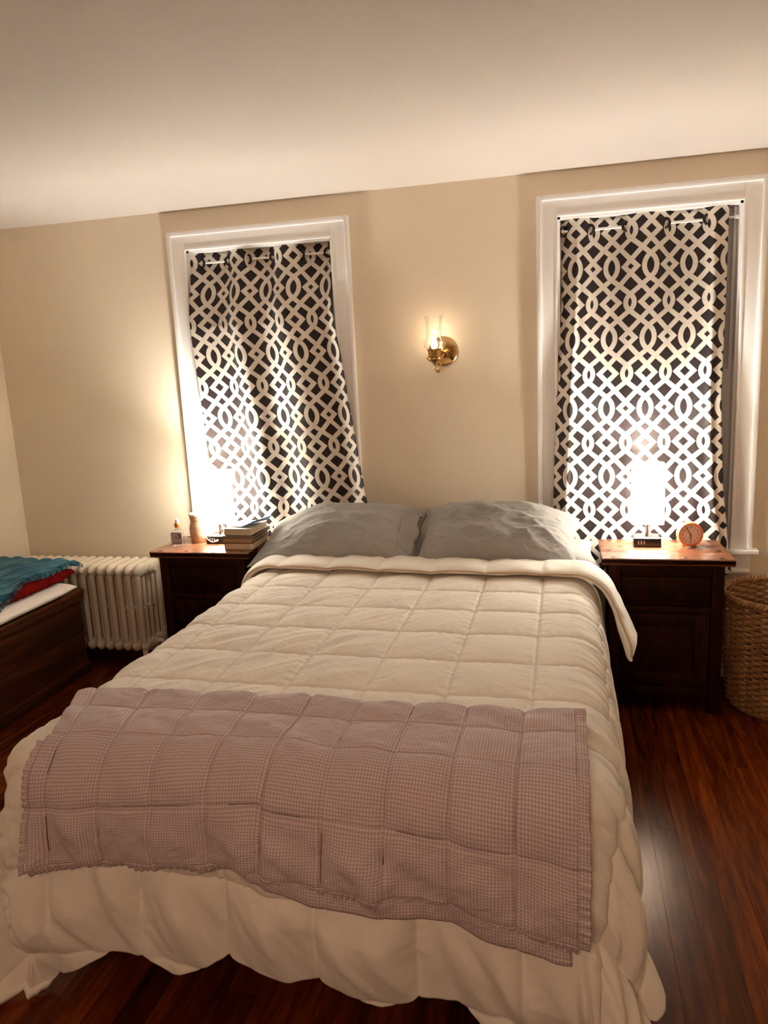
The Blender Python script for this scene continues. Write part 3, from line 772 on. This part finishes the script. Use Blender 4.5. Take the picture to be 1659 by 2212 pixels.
# ------------------------------------------------------------------ nightstands
def nightstand(label, loc, w=0.55, d=0.38, h=0.728, seed=1):
    T = thing('nightstand', label, 'nightstand', loc, 0, 'matching wooden nightstands')
    rr = random.Random(seed)
    # top: three boards, live front edge
    bd = d / 3
    for k in range(3):
        y0 = -d / 2 + k * bd; y1 = y0 + bd - 0.0015
        if k == 0:
            nn = 40; front = []
            for i in range(nn):
                x = -w / 2 + w * i / (nn - 1)
                front.append((x, y0 + 0.007 * (1 + float(vnoise(x * 9 + seed * 3, 0.5, 77)))))
            v = []; f = []
            for z, ins in ((h - 0.032, 0.006), (h - 0.022, 0.0), (h - 0.004, 0.0), (h, 0.004)):
                for x, y in front: v.append((x, y + ins + (0.012 * max(0.0, float(vnoise(x * 6 + seed, 1.5, 79))) if z < h - 0.02 else 0), z))
                v += [(w / 2, y1, z), (-w / 2, y1, z)]
            m = nn + 2
            for j in range(3):
                for i in range(m): f.append((j*m+i, j*m+(i+1) % m, (j+1)*m+(i+1) % m, (j+1)*m+i))
            f.append(tuple(reversed(range(m)))); f.append(tuple(3*m + i for i in range(m)))
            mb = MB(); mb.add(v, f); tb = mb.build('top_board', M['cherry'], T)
            tb.data.materials.append(M['ns'])  # dark live edge; the shade on it is put into the colour too
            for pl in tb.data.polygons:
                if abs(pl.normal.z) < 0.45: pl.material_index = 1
        else:
            MB().box(-w / 2 + rr.uniform(0, .004), w / 2 - rr.uniform(0, .004), y0, y1, h - 0.032, h).build('top_board', M['cherry'], T, 0.003)
    pm = MB().lathe([(0.0, 0), (0.0105, 0), (0.0105, 0.0015), (0.009, 0.0022), (0, 0.0022)], 16).mesh('plug'); pm.materials.append(M['plug'])
    spots = [(x, -d / 2 + 0.035) for x in (-0.225, -0.078, 0.075, 0.225)] + [(-0.235, -0.03), (0.235, -0.03)] + [(x, d / 2 - 0.03) for x in (-0.225, -0.075, 0.075, 0.225)]
    for x, y in spots:
        q = bpy.data.objects.new('plug', pm); C.objects.link(q); q.parent = T; q.location = (x, y, h - 0.0004)
    W2, F, Bk, top = w / 2 - 0.035, -d / 2 + 0.035, d / 2 - 0.02, h - 0.032
    for sx in (-1, 1):
        for y in (F, Bk - 0.05):
            MB().box(sx * W2 - (0.05 if sx > 0 else 0), sx * W2 + (0 if sx > 0 else 0.05), y, y + 0.05, 0, top).build('leg', M['ns'], T, 0.004)
        xx = sx * (W2 - 0.012)
        MB().box(min(xx, xx - sx * 0.02), max(xx, xx - sx * 0.02), F + 0.05, Bk - 0.05, 0.10, top).build('side_panel', M['ns'], T, 0.002)
    a, b = -W2 + 0.05, W2 - 0.05
    for z0, z1 in ((top - 0.055, top), (top - 0.225, top - 0.195), (0.07, 0.12)):
        MB().box(a, b, F + 0.004, F + 0.03, z0, z1).build('rail', M['ns'], T, 0.003)
    dr = MB().box(a + 0.004, b - 0.004, F + 0.008, F + 0.026, top - 0.191, top - 0.059).build('drawer', M['ns'], T, 0.004)
    MB().tube([(0.045 * math.cos(PI + PI * i / 14), F + 0.008 - 0.018 * math.sin(PI * i / 14), top - 0.115 + 0.038 * math.sin(PI + PI * i / 14)) for i in range(15)], 0.0045, 8).build('handle', M['iron'], dr, smooth=True)
    dz0, dz1 = 0.124, top - 0.229
    door = MB().box(a + 0.004, a + 0.064, F + 0.006, F + 0.028, dz0, dz1).box(b - 0.064, b - 0.004, F + 0.006, F + 0.028, dz0, dz1) \
        .box(a + 0.064, b - 0.064, F + 0.006, F + 0.028, dz1 - 0.06, dz1).box(a + 0.064, b - 0.064, F + 0.006, F + 0.028, dz0, dz0 + 0.06).build('door', M['ns'], T, 0.003)
    MB().box(a + 0.06, b - 0.06, F + 0.014, F + 0.022, dz0 + 0.056, dz1 - 0.056).build('door_panel', M['ns'], door, 0.003)
    MB().lathe([(0, 0), (0.012, 0.0), (0.006, 0.01), (0.013, 0.02), (0.010, 0.028), (0, 0.03)], 16, (a + 0.035, F + 0.006, (dz0 + dz1) / 2 + 0.05), 'Y').build('knob', M['iron'], door, smooth=True)
    MB().box(-W2 + 0.02, W2 - 0.02, Bk - 0.016, Bk - 0.004, 0.10, top).build('back_panel', M['ns'], T)
    MB().box(-W2 + 0.03, W2 - 0.03, F + 0.03, Bk - 0.016, 0.085, 0.10).build('bottom_panel', M['ns'], T)
    return T
NSZ = 0.728
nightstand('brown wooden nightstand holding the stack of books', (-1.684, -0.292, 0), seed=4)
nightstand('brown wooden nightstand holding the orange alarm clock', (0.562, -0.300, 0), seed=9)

# ------------------------------------------------------------------ bedside lamps
def lamp(label, loc, rz):
    T = thing('table_lamp', label, 'lamp', loc, rz, 'matching bedside lamps')
    base = MB().box(-0.060, 0.060, -0.055, 0.055, 0, 0.042).build('base', M['black'], T, 0.003)
    for k in range(3):
        MB().box(-0.042 + 0.0125 * k, -0.0375 + 0.0125 * k, -0.0562, -0.0548, 0.014, 0.031).build('usb_port', M['usb'], base)
    MB().lathe([(0, 0.042), (0.020, 0.042), (0.018, 0.046), (0.0085, 0.047), (0.0085, 0.16), (0, 0.16)], 20).build('stem', M['chrome'], T, smooth=True)
    hw, hd, rc, z0, z1 = 0.071, 0.056, 0.012, 0.108, 0.385
    ring = []
    for cx, cy, a0 in ((hw - rc, hd - rc, 0), (-hw + rc, hd - rc, PI / 2), (-hw + rc, -hd + rc, PI), (hw - rc, -hd + rc, 1.5 * PI)):
        for i in range(7): a = a0 + PI / 2 * i / 6; ring.append((cx + rc * math.cos(a), cy + rc * math.sin(a)))
    n = len(ring); v = []
    for z in np.linspace(z0, z1, 8): v += [(x, y, float(z)) for x, y in ring]
    me = mesh_pd('shade', v, grid_faces(n, 8, close_u=True))
    sh = put('shade', me, M['shade'], T, smooth=True)
    MB().box(-hw + 0.002, hw - 0.002, -0.002, 0.002, 0.372, 0.375).box(-0.002, 0.002, -hd + 0.002, hd - 0.002, 0.372, 0.375).build('shade_spider', M['chrome'], sh)
    MB().lathe([(0, 0.16), (0.014, 0.16), (0.014, 0.195), (0.010, 0.20), (0.026, 0.235), (0.030, 0.262), (0.024, 0.285), (0.010, 0.297), (0, 0.30)], 20).build('bulb', M['bulb'], T, smooth=True)
    ld = bpy.data.lights.new('bulb_light', 'POINT'); ld.energy = LAMP_W; ld.color = LAMP_COL; ld.shadow_soft_size = 0.035
    lo = bpy.data.objects.new('bulb_light', ld); C.objects.link(lo); lo.parent = T; lo.location = (0, 0, 0.312)
    return T
lamp('lit box shaded table lamp beside the stack of books', (-1.668, -0.235, NSZ), 0.06)
lamp('lit box shaded table lamp beside the orange alarm clock', (0.502, -0.215, NSZ), -0.03)

# ------------------------------------------------------------------ orange alarm clock
def clock():
    T = thing('alarm_clock', 'round orange alarm clock with pale dial on the nightstand', 'clock', (0.688, -0.262, NSZ), 0.10)
    R, zc = 0.056, 0.060
    body = MB().lathe([(0, -0.050), (R * 0.86, -0.050), (R * 0.97, -0.044), (R, -0.036), (R, -0.002), (R - 0.002, 0.004), (R - 0.008, 0.005), (R - 0.0095, 0.0), (R - 0.0095, -0.006)], 48, (0, 0, zc), 'Y', cap=False).build('body', M['orange'], T, smooth=True)
    d = MB().lathe([(0, 0.0015), (R - 0.009, 0.0015), (R - 0.009, -0.004), (0, -0.004)], 48, (0, 0.004, zc), 'Y').build('dial', M['dial'], T)
    yf = 0.004 - 0.0018
    for k in range(1, 13):
        a = PI / 2 - 2 * PI * k / 12
        cu = bpy.data.curves.new('numeral', 'FONT'); cu.body = str(k); cu.size = 0.0135; cu.align_x = 'CENTER'; cu.align_y = 'CENTER'; cu.extrude = 0.0002
        tmp = bpy.data.objects.new('tmp', cu); C.objects.link(tmp)
        bpy.context.view_layer.update()
        me = bpy.data.meshes.new_from_object(tmp.evaluated_get(bpy.context.evaluated_depsgraph_get()))
        bpy.data.objects.remove(tmp)
        me.name = 'numeral'; me.materials.clear()
        put('numeral', me, M['dark'], d, (0.0355 * math.cos(a), yf - 0.0003, zc + 0.0355 * math.sin(a)), (PI / 2, 0, 0))
    def hand(nm, ang, L, w, back, mat):
        a = PI / 2 - ang
        o = MB().box(-back, L, -0.0005, 0.0005, -w / 2, w / 2).build(nm, mat, d, loc=(0, yf - 0.002, zc), rot=(0, -a, 0))
    hand('hour_hand', 2 * PI * (5.92 / 12), 0.026, 0.0032, 0.006, M['dark'])
    hand('minute_hand', 2 * PI * (55 / 60), 0.039, 0.0024, 0.008, M['dark'])
    hand('second_hand', 2 * PI * (53 / 60), 0.030, 0.001, 0.010, M['orange'])
    MB().lathe([(0, 0.0045), (0.003, 0.004), (0.003, 0.0015), (0, 0.0015)], 16, (0, 0.004, zc), 'Y').build('hub', M['dark'], d)
    for x in (-0.026, 0.026):
        MB().lathe([(0, 0.0), (0.007, 0.0), (0.006, 0.016), (0, 0.016)], 12, (x, 0.024, 0.0)).build('foot', M['orange'], T, smooth=True)
clock()

# ------------------------------------------------------------------ things on the book nightstand
def book(label, x, y, z, w, d, h, rz, cover, page):
    T = thing('book', label, 'book', (x, y, z), rz, 'books stacked on the nightstand')
    c = 0.0025
    MB().box(-w/2, w/2, -d/2, d/2, 0, c).box(-w/2, w/2, -d/2, d/2, h - c, h).box(-w/2, -w/2 + c, -d/2, d/2, c, h - c).build('cover', cover, T, 0.0008)
    MB().box(-w/2 + c, w/2 - 0.004, -d/2 + 0.004, d/2 - 0.004, c, h - c).build('page_block', page, T, 0.0005)
    return z + h
z = NSZ
bx, by = -1.492, -0.305
z = book('brown covered book at the bottom of the stack', bx + 0.005, by, z, 0.152, 0.222, 0.036, 0.02, M['cov1'], M['page'])
z = book('tan book second from the bottom of the stack', bx, by + 0.004, z, 0.158, 0.225, 0.026, -0.03, M['cov2'], M['page2'])
z = book('thin black covered book under the topmost book', bx + 0.006, by + 0.008, z, 0.172, 0.240, 0.013, 0.03, M['cov3'], M['page2'])
z = book('thick cream paperback on top of the book stack', bx + 0.004, by + 0.008, z, 0.148, 0.215, 0.034, -0.02, M['cov4'], M['page'])
STK = z
def leaflet():
    T = thing('leaflet', 'curled blue and white leaflet lying on top of the books', 'leaflet', (bx + 0.02, by + 0.0, STK + 0.001), -0.35)
    def sheet(nm, x0, x1, mat):
        n, m = 24, 16; v = []
        for j in range(m):
            y = -0.075 + 0.15 * j / (m - 1)
            for i in range(n):
                x = x0 + (x1 - x0) * i / (n - 1)
                zz = 0.004 + 0.030 * max(0, (x - 0.0) / 0.09) ** 2 + 0.004 * math.sin(x * 60 + y * 20) * 0.5 + 0.002
                v.append((x, y + 0.15 * x, zz))
        o = put(nm, mesh_pd(nm, v, grid_faces(n, m)), mat, T, smooth=True)
        md = o.modifiers.new('s', 'SOLIDIFY'); md.thickness = 0.0008
    sheet('white_page', -0.085, 0.0, M['whitep']); sheet('blue_page', 0.0, 0.095, M['bluep'])
leaflet()

def bottle():
    T = thing('spray_bottle', 'small clear spray bottle with moon label and orange collar', 'bottle', (-1.858, -0.345, NSZ), 0.12)
    g = MB().box(-0.030, 0.030, -0.014, 0.014, 0.0, 0.088).build('glass_body', M['glass'], T, 0.008, 3)
    MB().lathe([(0.022, 0.086), (0.016, 0.094), (0.011, 0.098), (0.011, 0.106)], 20, cap=False).build('neck', M['glass'], T, smooth=True)
    MB().box(-0.0275, 0.0275, -0.0115, 0.0115, 0.003, 0.030).build('liquid', M['glass'], T, 0.004)
    MB().lathe([(0, 0.104), (0.0145, 0.104), (0.0145, 0.122), (0.011, 0.126), (0, 0.126)], 20).build('collar', M['amber'], T, smooth=True)
    MB().lathe([(0, 0.126), (0.009, 0.126), (0.009, 0.144), (0.006, 0.147), (0, 0.147)], 16).build('pump_head', M['white'], T, smooth=True)
    L = MB().box(-0.034, 0.027, -0.0165, -0.0148, 0.014, 0.078).build('paper_label', M['label'], T)
    yy = -0.0170
    # printed crescent moon, star and rule lines
    o = [(0.014 * math.cos(a), 0.014 * math.sin(a)) for a in np.linspace(-2.0, 2.0, 20)]
    i_ = [(0.0115 * math.cos(a) - 0.006, 0.0115 * math.sin(a)) for a in np.linspace(1.9, -1.9, 20)]
    MB().prism([(x + 0.006, zz + 0.056) for x, zz in o + i_], yy, yy + 0.0004).build('moon_print', M['labelink'], L)
    st = []
    for k in range(10):
        r = 0.0065 if k % 2 == 0 else 0.0026; a = PI / 2 + k * PI / 5; st.append((r * math.cos(a) - 0.006, r * math.sin(a) + 0.054))
    MB().prism(st, yy, yy + 0.0004).build('star_print', M['labelink'], L)
    MB().box(-0.026, 0.022, yy, yy + 0.0004, 0.020, 0.0235).build('line_print', M['labelink'], L)
bottle()

def canister():
    T = thing('canister', 'round woven pattern canister with pale lid behind the spray bottle', 'canister', (-1.792, -0.232, NSZ))
    t = NT('canister_weave'); v = t.coord('Object')
    sp = t.n('ShaderNodeSeparateXYZ'); t.l(t.n('ShaderNodeTexCoord').outputs['Object'], sp.inputs[0])
    ang = t.math('ARCTAN2', sp.outputs[1], sp.outputs[0])
    cb = t.n('ShaderNodeCombineXYZ'); t.l(t.math('MULTIPLY', ang, 3.2), cb.inputs[0]); t.l(t.math('MULTIPLY', sp.outputs[2], 80), cb.inputs[1])
    br = t.n('ShaderNodeTexBrick'); t.l(cb.outputs[0], br.inputs[0]); br.inputs['Scale'].default_value = 1.0
    br.inputs['Color1'].default_value = lin((196, 172, 144)); br.inputs['Color2'].default_value = lin((172, 144, 114)); br.inputs['Mortar'].default_value = lin((126, 84, 56))
    br.inputs['Mortar Size'].default_value = 0.04; br.inputs['Brick Width'].default_value = 1.0; br.inputs['Row Height'].default_value = 1.0
    mat = t.pbr(br.outputs[0], 0.6, normal=t.bump(br.outputs[1], -0.4, 0.004))
    MB().lathe([(0, 0), (0.044, 0), (0.047, 0.004), (0.051, 0.05), (0.052, 0.075), (0.047, 0.098), (0.041, 0.112), (0.042, 0.120), (0.048, 0.140), (0.048, 0.146), (0, 0.146)], 40).build('jar', mat, T, smooth=True)
    MB().lathe([(0, 0.146), (0.050, 0.146), (0.051, 0.151), (0.048, 0.157), (0.02, 0.160), (0, 0.160)], 40).build('lid', M['cov4'], T, smooth=True)
canister()
def cable():
    pts = [(-1.832, -0.262, 0.889), (-1.80, -0.285, 0.8925), (-1.765, -0.282, 0.8925), (-1.742, -0.272, 0.888), (-1.733, -0.287, 0.86), (-1.737, -0.294, 0.82), (-1.728, -0.298, 0.785),
           (-1.705, -0.312, 0.757), (-1.680, -0.318, 0.746), (-1.663, -0.312, 0.7475), (-1.660, -0.297, 0.749)]
    out = []
    for i in range(len(pts) - 1):
        p0, p1, p2, p3 = [Vector(pts[max(0, min(len(pts)-1, i+k))]) for k in (-1, 0, 1, 2)]
        for q in range(6):
            s = q / 6; out.append(0.5 * ((2*p1) + (p2-p0)*s + (2*p0-5*p1+4*p2-p3)*s*s + (-p0+3*p1-3*p2+p3)*s**3))
    out.append(Vector(pts[-1]))
    T = thing('charging_cable', 'white charging cable looped over the canister into the lamp base', 'cable', (0, 0, 0))
    MB().tube(out, 0.0023, 8).build('cord', M['white'], T, smooth=True)
    MB().box(-1.666, -1.654, -0.312, -0.2935, 0.745, 0.753).build('plug', M['white'], T, 0.0015)
cable()

# ------------------------------------------------------------------ wall sconce
def sconce():
    T = thing('wall_sconce', 'lit brass wall sconce with clear glass chimney between the windows', 'wall lamp', (-0.470, -0.0005, 1.672))
    MB().lathe([(0.0, 0.0), (0.074, 0.0), (0.074, 0.004), (0.068, 0.010), (0.050, 0.018), (0.025, 0.024), (0.0, 0.026)], 56, (0, 0, 0), 'Y').build('back_plate', M['brass'], T, smooth=True)
    for x in (0.030, -0.030):
        MB().lathe([(0, 0.012), (0.007, 0.018), (0.007, 0.026), (0.004, 0.031), (0, 0.032)], 16, (x, 0, 0.002), 'Y').build('screw', M['brass'], T, smooth=True)
    ax, ay = -0.028, -0.098
    path = [(0, -0.018, -0.012)]
    for i in range(17):
        a = PI * i / 16
        path.append((ax * (0.35 + 0.65 * i / 16), -0.060 + 0.038 * math.cos(a), -0.062 - 0.040 * math.sin(a)))
    path = [(0, -0.020, -0.015), (-0.006, -0.022, -0.04)] + path[1:] + [(ax, ay, -0.05)]
    MB().tube(path, 0.0055, 12).build('arm', M['brass'], T, smooth=True)
    MB().lathe([(0, -0.062), (0.009, -0.062), (0.014, -0.056), (0.035, -0.042), (0.0405, -0.033), (0.0405, -0.028), (0.032, -0.026), (0.034, 0.006), (0.037, 0.008), (0.037, 0.012), (0.029, 0.012), (0.026, -0.02), (0, -0.022)], 40, (ax, ay, 0)).build('cup', M['brass'], T, smooth=True)
    MB().lathe([(0.030, 0.0), (0.040, 0.008), (0.052, 0.022), (0.056, 0.038), (0.052, 0.055), (0.043, 0.070), (0.0395, 0.085), (0.039, 0.112), (0.040, 0.140), (0.042, 0.154), (0.048, 0.168), (0.052, 0.174)], 48, (ax, ay, 0), cap=False).build('glass_chimney', M['glass'], T, smooth=True)
    MB().lathe([(0, -0.02), (0.009, -0.02), (0.009, 0.010), (0.016, 0.022), (0.0180, 0.034), (0.014, 0.050), (0.006, 0.068), (0.002, 0.080), (0, 0.082)], 24, (ax, ay, 0)).build('candle_bulb', M['flame'], T, smooth=True)
    ld = bpy.data.lights.new('candle_light', 'POINT'); ld.energy = SCONCE_W; ld.color = SCONCE_COL; ld.shadow_soft_size = 0.012
    lo = bpy.data.objects.new('candle_light', ld); C.objects.link(lo); lo.parent = T; lo.location = (ax, ay, 0.092)
sconce()

# ------------------------------------------------------------------ radiator
def radiator():
    T = thing('radiator', 'white cast iron column radiator standing beside the chest', 'radiator', (-2.588, -0.16, 0))
    pitch, nsec = 0.0575, 15
    ys = [-0.098, -0.049, 0.0, 0.049, 0.098]
    mb = MB()
    def capsule(y0, y1, z, ry, rx, drop=0.0):
        # flattened rounded bar running front to back
        prof = []
        n, m = 14, 12; v = []
        for j in range(m + 1):
            f = j / m; yy = y0 + (y1 - y0) * f
            e = min(1.0, min(f, 1 - f) * 7); e = math.sqrt(max(0.02, 1 - (1 - e) ** 2))
            for i in range(n):
                a = 2 * PI * i / n
                v.append((rx * e * math.cos(a), yy, z + ry * e * math.sin(a)))
        f = grid_faces(n, m + 1, close_u=True) + [tuple(range(n)), tuple(m * n + i for i in range(n))]
        mb.add(v, f)
    capsule(-0.122, 0.122, 0.555, 0.040, 0.0245); capsule(-0.122, 0.122, 0.118, 0.034, 0.0245)
    for k, y in enumerate(ys):
        r = 0.0150 if k in (0, 4) else 0.0125
        mb.tube([(0, y, 0.12), (0, y, 0.34), (0, y, 0.55)], r, 12, cap=False)
    mb.tube([(0, -0.1, 0.335), (0, 0.1, 0.335)], 0.0085, 8)
    for z in (0.55, 0.12):
        mb.tube([(-pitch / 2, 0, z), (pitch / 2, 0, z)], 0.026, 14)
    me = mb.mesh('section'); me.materials.append(M['rad']); me.shade_smooth()
    x0 = -pitch * (nsec - 1) / 2
    for i in range(nsec):
        q = bpy.data.objects.new('section', me); C.objects.link(q); q.parent = T; q.location = (x0 + pitch * i, 0, 0)
    fm = MB().lathe([(0, 0), (0.026, 0), (0.02, 0.012), (0.014, 0.03), (0.015, 0.10), (0, 0.10)], 14).mesh('foot'); fm.materials.append(M['rad']); fm.shade_smooth()
    for i in (0, nsec - 1):
        for y in (-0.098, 0.098):
            q = bpy.data.objects.new('foot', fm); C.objects.link(q); q.parent = T; q.location = (x0 + pitch * i, y, 0)
    xe = -x0
    MB().lathe([(0, 0), (0.030, 0.0), (0.030, 0.010), (0.020, 0.014), (0.020, 0.03), (0.012, 0.034), (0, 0.034)], 6, (xe + 0.028, -0.0, 0.55), 'X').build('end_plug', M['rad'], T, 0.002)
    v = MB().lathe([(0, 0), (0.006, 0.0), (0.006, 0.02), (0.010, 0.024), (0.010, 0.036), (0, 0.036)], 12, (xe + 0.014, -0.07, 0.36), 'X').build('bleed_valve', M['rad'], T, smooth=True)
    MB().tube([(xe + 0.02, 0, 0.12), (xe + 0.055, 0, 0.12), (xe + 0.068, 0, 0.108), (xe + 0.068, 0, 0.0)], 0.013, 12).build('pipe', M['rad'], T, smooth=True)
radiator()

# ------------------------------------------------------------------ blanket chest and what lies on it
def chest():
    X0, X1, Y0, Y1 = -3.045, -2.475, -1.75, -0.335
    T = thing('blanket_chest', 'dark stained wooden blanket chest against the side wall', 'chest', ((X0 + X1) / 2, (Y0 + Y1) / 2, 0))
    w, d = (X1 - X0) / 2, (Y1 - Y0) / 2
    b = 0.020
    for nm, x in (('front_panel', w - b), ('back_panel', -w + b)):
        zc = [0.03, 0.235, 0.436] if nm == 'front_panel' else [0.03, 0.436]
        for a, c in zip(zc, zc[1:]):
            MB().box(x - 0.018, x, -d + b, d - b, a, c - 0.001).build('board' if nm == 'front_panel' else nm, M['chest'], T, 0.002)
    for s in (-1, 1): MB().box(-w + b, w - b - 0.018, s * (d - b) - 0.009, s * (d - b) + 0.009, 0.03, 0.436).build('end_panel', M['chest'], T, 0.002)
    MB().box(-w + 0.01, w - 0.006, -d + 0.008, d - 0.008, 0, 0.06).build('plinth', M['chest'], T, 0.006)
    L = MB().box(-w, w, -d, d, 0.450, 0.478).build('lid', M['chest'], T, 0.006, 3)
    MB().box(w - 0.018, w - 0.004, -d + 0.006, d - 0.006, 0.418, 0.450).build('moulding', M['chest'], L, 0.004)
    MB().box(-w + 0.006, w - 0.018, d - 0.018, d - 0.004, 0.418, 0.450).build('moulding', M['chest'], L, 0.004)
chest()
def stack():
    T = thing('pillow', 'white pillow at the bottom of the pile on the chest', 'pillow', (-2.740, -0.83, 0.478 + 0.038), 0, 'folded bedding piled on the chest')
    wp = m_fabric('white_cotton', (240, 228, 216), 700, wr=(12, 26, 0.3, 0.3))
    pc = put('pillowcase', pillow_mesh('pillowcase', 0.292, 0.40, 0.045, 0.037, n=60, seed=50, wr=0.006, pinch=0.03, p=7), wp, T, smooth=True)
    MB().tube([(0.284 * math.cos(a) ** 1 if False else 0.286 , y, 0.0) for a, y in zip(np.linspace(0, 1, 20), np.linspace(-0.36, 0.36, 20))], 0.003, 6).build('seam', wp, pc, smooth=True)
    red = NT('red_plush'); v = red.coord('Object'); nn = red.noise(v, 60, 5, 0.7); n2 = red.noise(v, 14, 3)
    rm = red.pbr(red.mix(n2, lin((84, 8, 6)), lin((150, 24, 18))), 0.95, normal=red.bump(nn, 0.9, 0.02), sheen=0.0, spec=0.05)
    R = thing('plush_throw', 'fluffy dark red plush throw folded between the white pillow and teal blanket', 'blanket', (-2.714, -0.82, 0.606), 0, 'folded bedding piled on the chest')
    rme = pillow_mesh('folded_plush', 0.274, 0.378, 0.044, 0.042, n=90, seed=60, wr=0.008, pinch=0.02, p=8)
    co = np.empty(len(rme.vertices) * 3); rme.vertices.foreach_get('co', co); co = co.reshape(-1, 3)
    nrm = co / np.maximum(1e-6, np.linalg.norm(co * [1, 1, 4], axis=1, keepdims=True))
    co += nrm * (0.007 * vnoise(co[:, 0] * 70 + co[:, 2] * 50, co[:, 1] * 70 + co[:, 2] * 40, 81))[:, None]
    rme.vertices.foreach_set('co', co.ravel()); rme.update()
    put('folded_plush', rme, rm, R, smooth=True)
    te = NT('teal_knit'); sp = te.n('ShaderNodeSeparateXYZ'); te.l(te.n('ShaderNodeTexCoord').outputs['Object'], sp.inputs[0])
    tx = te.n('ShaderNodeTexCoord').outputs['Object']
    st = te.noise(te.coord('Object', (26, 2.0, 8), (0, 0, 0.35)), 1.0, 3, 0.6, 0.4)
    col = te.ramp(st, [(0.30, lin((24, 62, 80))), (0.45, lin((42, 94, 114))), (0.55, lin((84, 124, 134))), (0.62, lin((34, 84, 104))), (0.74, lin((118, 136, 136)))])
    rib = te.n('ShaderNodeTexWave'); te.l(te.coord('Object', (1, 0.08, 1), (0, 0, 0.35)), rib.inputs[0]); rib.inputs['Scale'].default_value = 22; rib.inputs['Distortion'].default_value = 1.2
    kn = te.noise(tx, 260, 2)
    hh = te.math('ADD', rib.outputs['Fac'], te.math('MULTIPLY', kn, 0.6))
    tm = te.pbr(col, 0.95, normal=te.bump(hh, 0.7, 0.006), spec=0.1, sheen=0.05)
    K = thing('knitted_blanket', 'teal striped knitted blanket draped on top of the pile on the chest', 'blanket', (-2.750, -0.80, 0.656), 0, 'folded bedding piled on the chest')
    n = 90
    a = np.linspace(-1, 1, n); U, V = np.meshgrid(a, a)
    hw, hd = 0.322, 0.395
    r = np.maximum(np.abs(U) ** 4, np.abs(V) ** 4) ** 0.25
    # drops over the long front side, more towards the near end
    drop = np.clip((U - 0.86) / 0.14, 0, 1) ** 1.2 * (0.006 + 0.16 * np.clip(-0.12 - V, 0, 1)) + 0.03 * np.clip((np.abs(V) - 0.8) / 0.2, 0, 1) ** 2
    z = 0.028 - drop + 0.008 * vnoise(U * 3, V * 3, 90) + 0.005 * np.sin(U * 22 + V * 4)
    x = hw * U; y = hd * V
    me = mesh_pd('knit', np.stack([x, y, z], -1).reshape(-1, 3), grid_faces(n, n))
    o = put('knit', me, tm, K, smooth=True); md = o.modifiers.new('s', 'SOLIDIFY'); md.thickness = 0.018; md.offset = -1
    # short fringe along the front edge
    fr = MB(); q = random.Random(5)
    for j in range(0, n, 1):
        p = Vector((x[j, -1], y[j, -1], z[j, -1]))
        for k in range(2):
            yy = p.y + q.uniform(-0.004, 0.004)
            fr.tube([(p.x - 0.002, yy, p.z), (p.x + 0.008, yy + q.uniform(-0.006, 0.006), p.z - 0.012), (p.x + 0.008, yy + q.uniform(-0.01, 0.01), p.z - 0.028)], 0.0018, 4)
    tag(fr.build('fringe', tm, K), kind='stuff')
stack()

# ------------------------------------------------------------------ wicker laundry basket
def basket():
    T = thing('wicker_basket', 'tall round open wicker laundry basket on the floor', 'basket', (1.082, -0.300, 0))
    H = 0.52
    wk = m_wood('wicker', (100, 64, 32), (158, 112, 66), (204, 160, 106), 'Z', 0.5, 0.0, scale=2.0, rnd=0.0)
    def rad(z): return 0.205 + 0.050 * (z / H) ** 0.8
    st = 38; rows = 36
    mb = MB()
    for r in range(rows):
        z = 0.015 + (H - 0.03) * r / (rows - 1); R0 = rad(z); nseg = st * 4
        ph = (r % 2) * PI
        off = 0.004 * math.sin(r * 1.7)
        path = [((R0 + 0.0100 * math.sin(st / 2 * a + ph)) * math.cos(a), (R0 + 0.0100 * math.sin(st / 2 * a + ph)) * math.sin(a), z + 0.0016 * math.sin(7 * a + r)) for a in [2 * PI * i / nseg for i in range(nseg)]]
        mb.tube(path, 0.0068, 6, closed=True)
    tag(mb.build('woven_wall', wk, T, smooth=True), 'woven brown willow strands', kind='stuff')
    sb = MB()
    for i in range(st):
        a = 2 * PI * i / st
        sb.tube([(rad(z) * math.cos(a), rad(z) * math.sin(a), z) for z in (0.008, 0.17, 0.34, H)], 0.005, 6)
    tag(sb.build('stakes', wk, T, smooth=True), kind='stuff')
    for k in range(3):
        path = []
        for i in range(240):
            a = 2 * PI * i / 240; b = 30 * a + 2 * PI * k / 3
            path.append(((rad(H) + 0.011 * math.cos(b)) * math.cos(a), (rad(H) + 0.011 * math.cos(b)) * math.sin(a), H + 0.006 + 0.011 * math.sin(b)))
        MB().tube(path, 0.0075, 6, closed=True).build('braided_rim', wk, T, smooth=True)
    MB().lathe([(0, 0.0), (0.205, 0.0), (0.207, 0.012), (0, 0.014)], 48).build('bottom', wk, T)
basket()
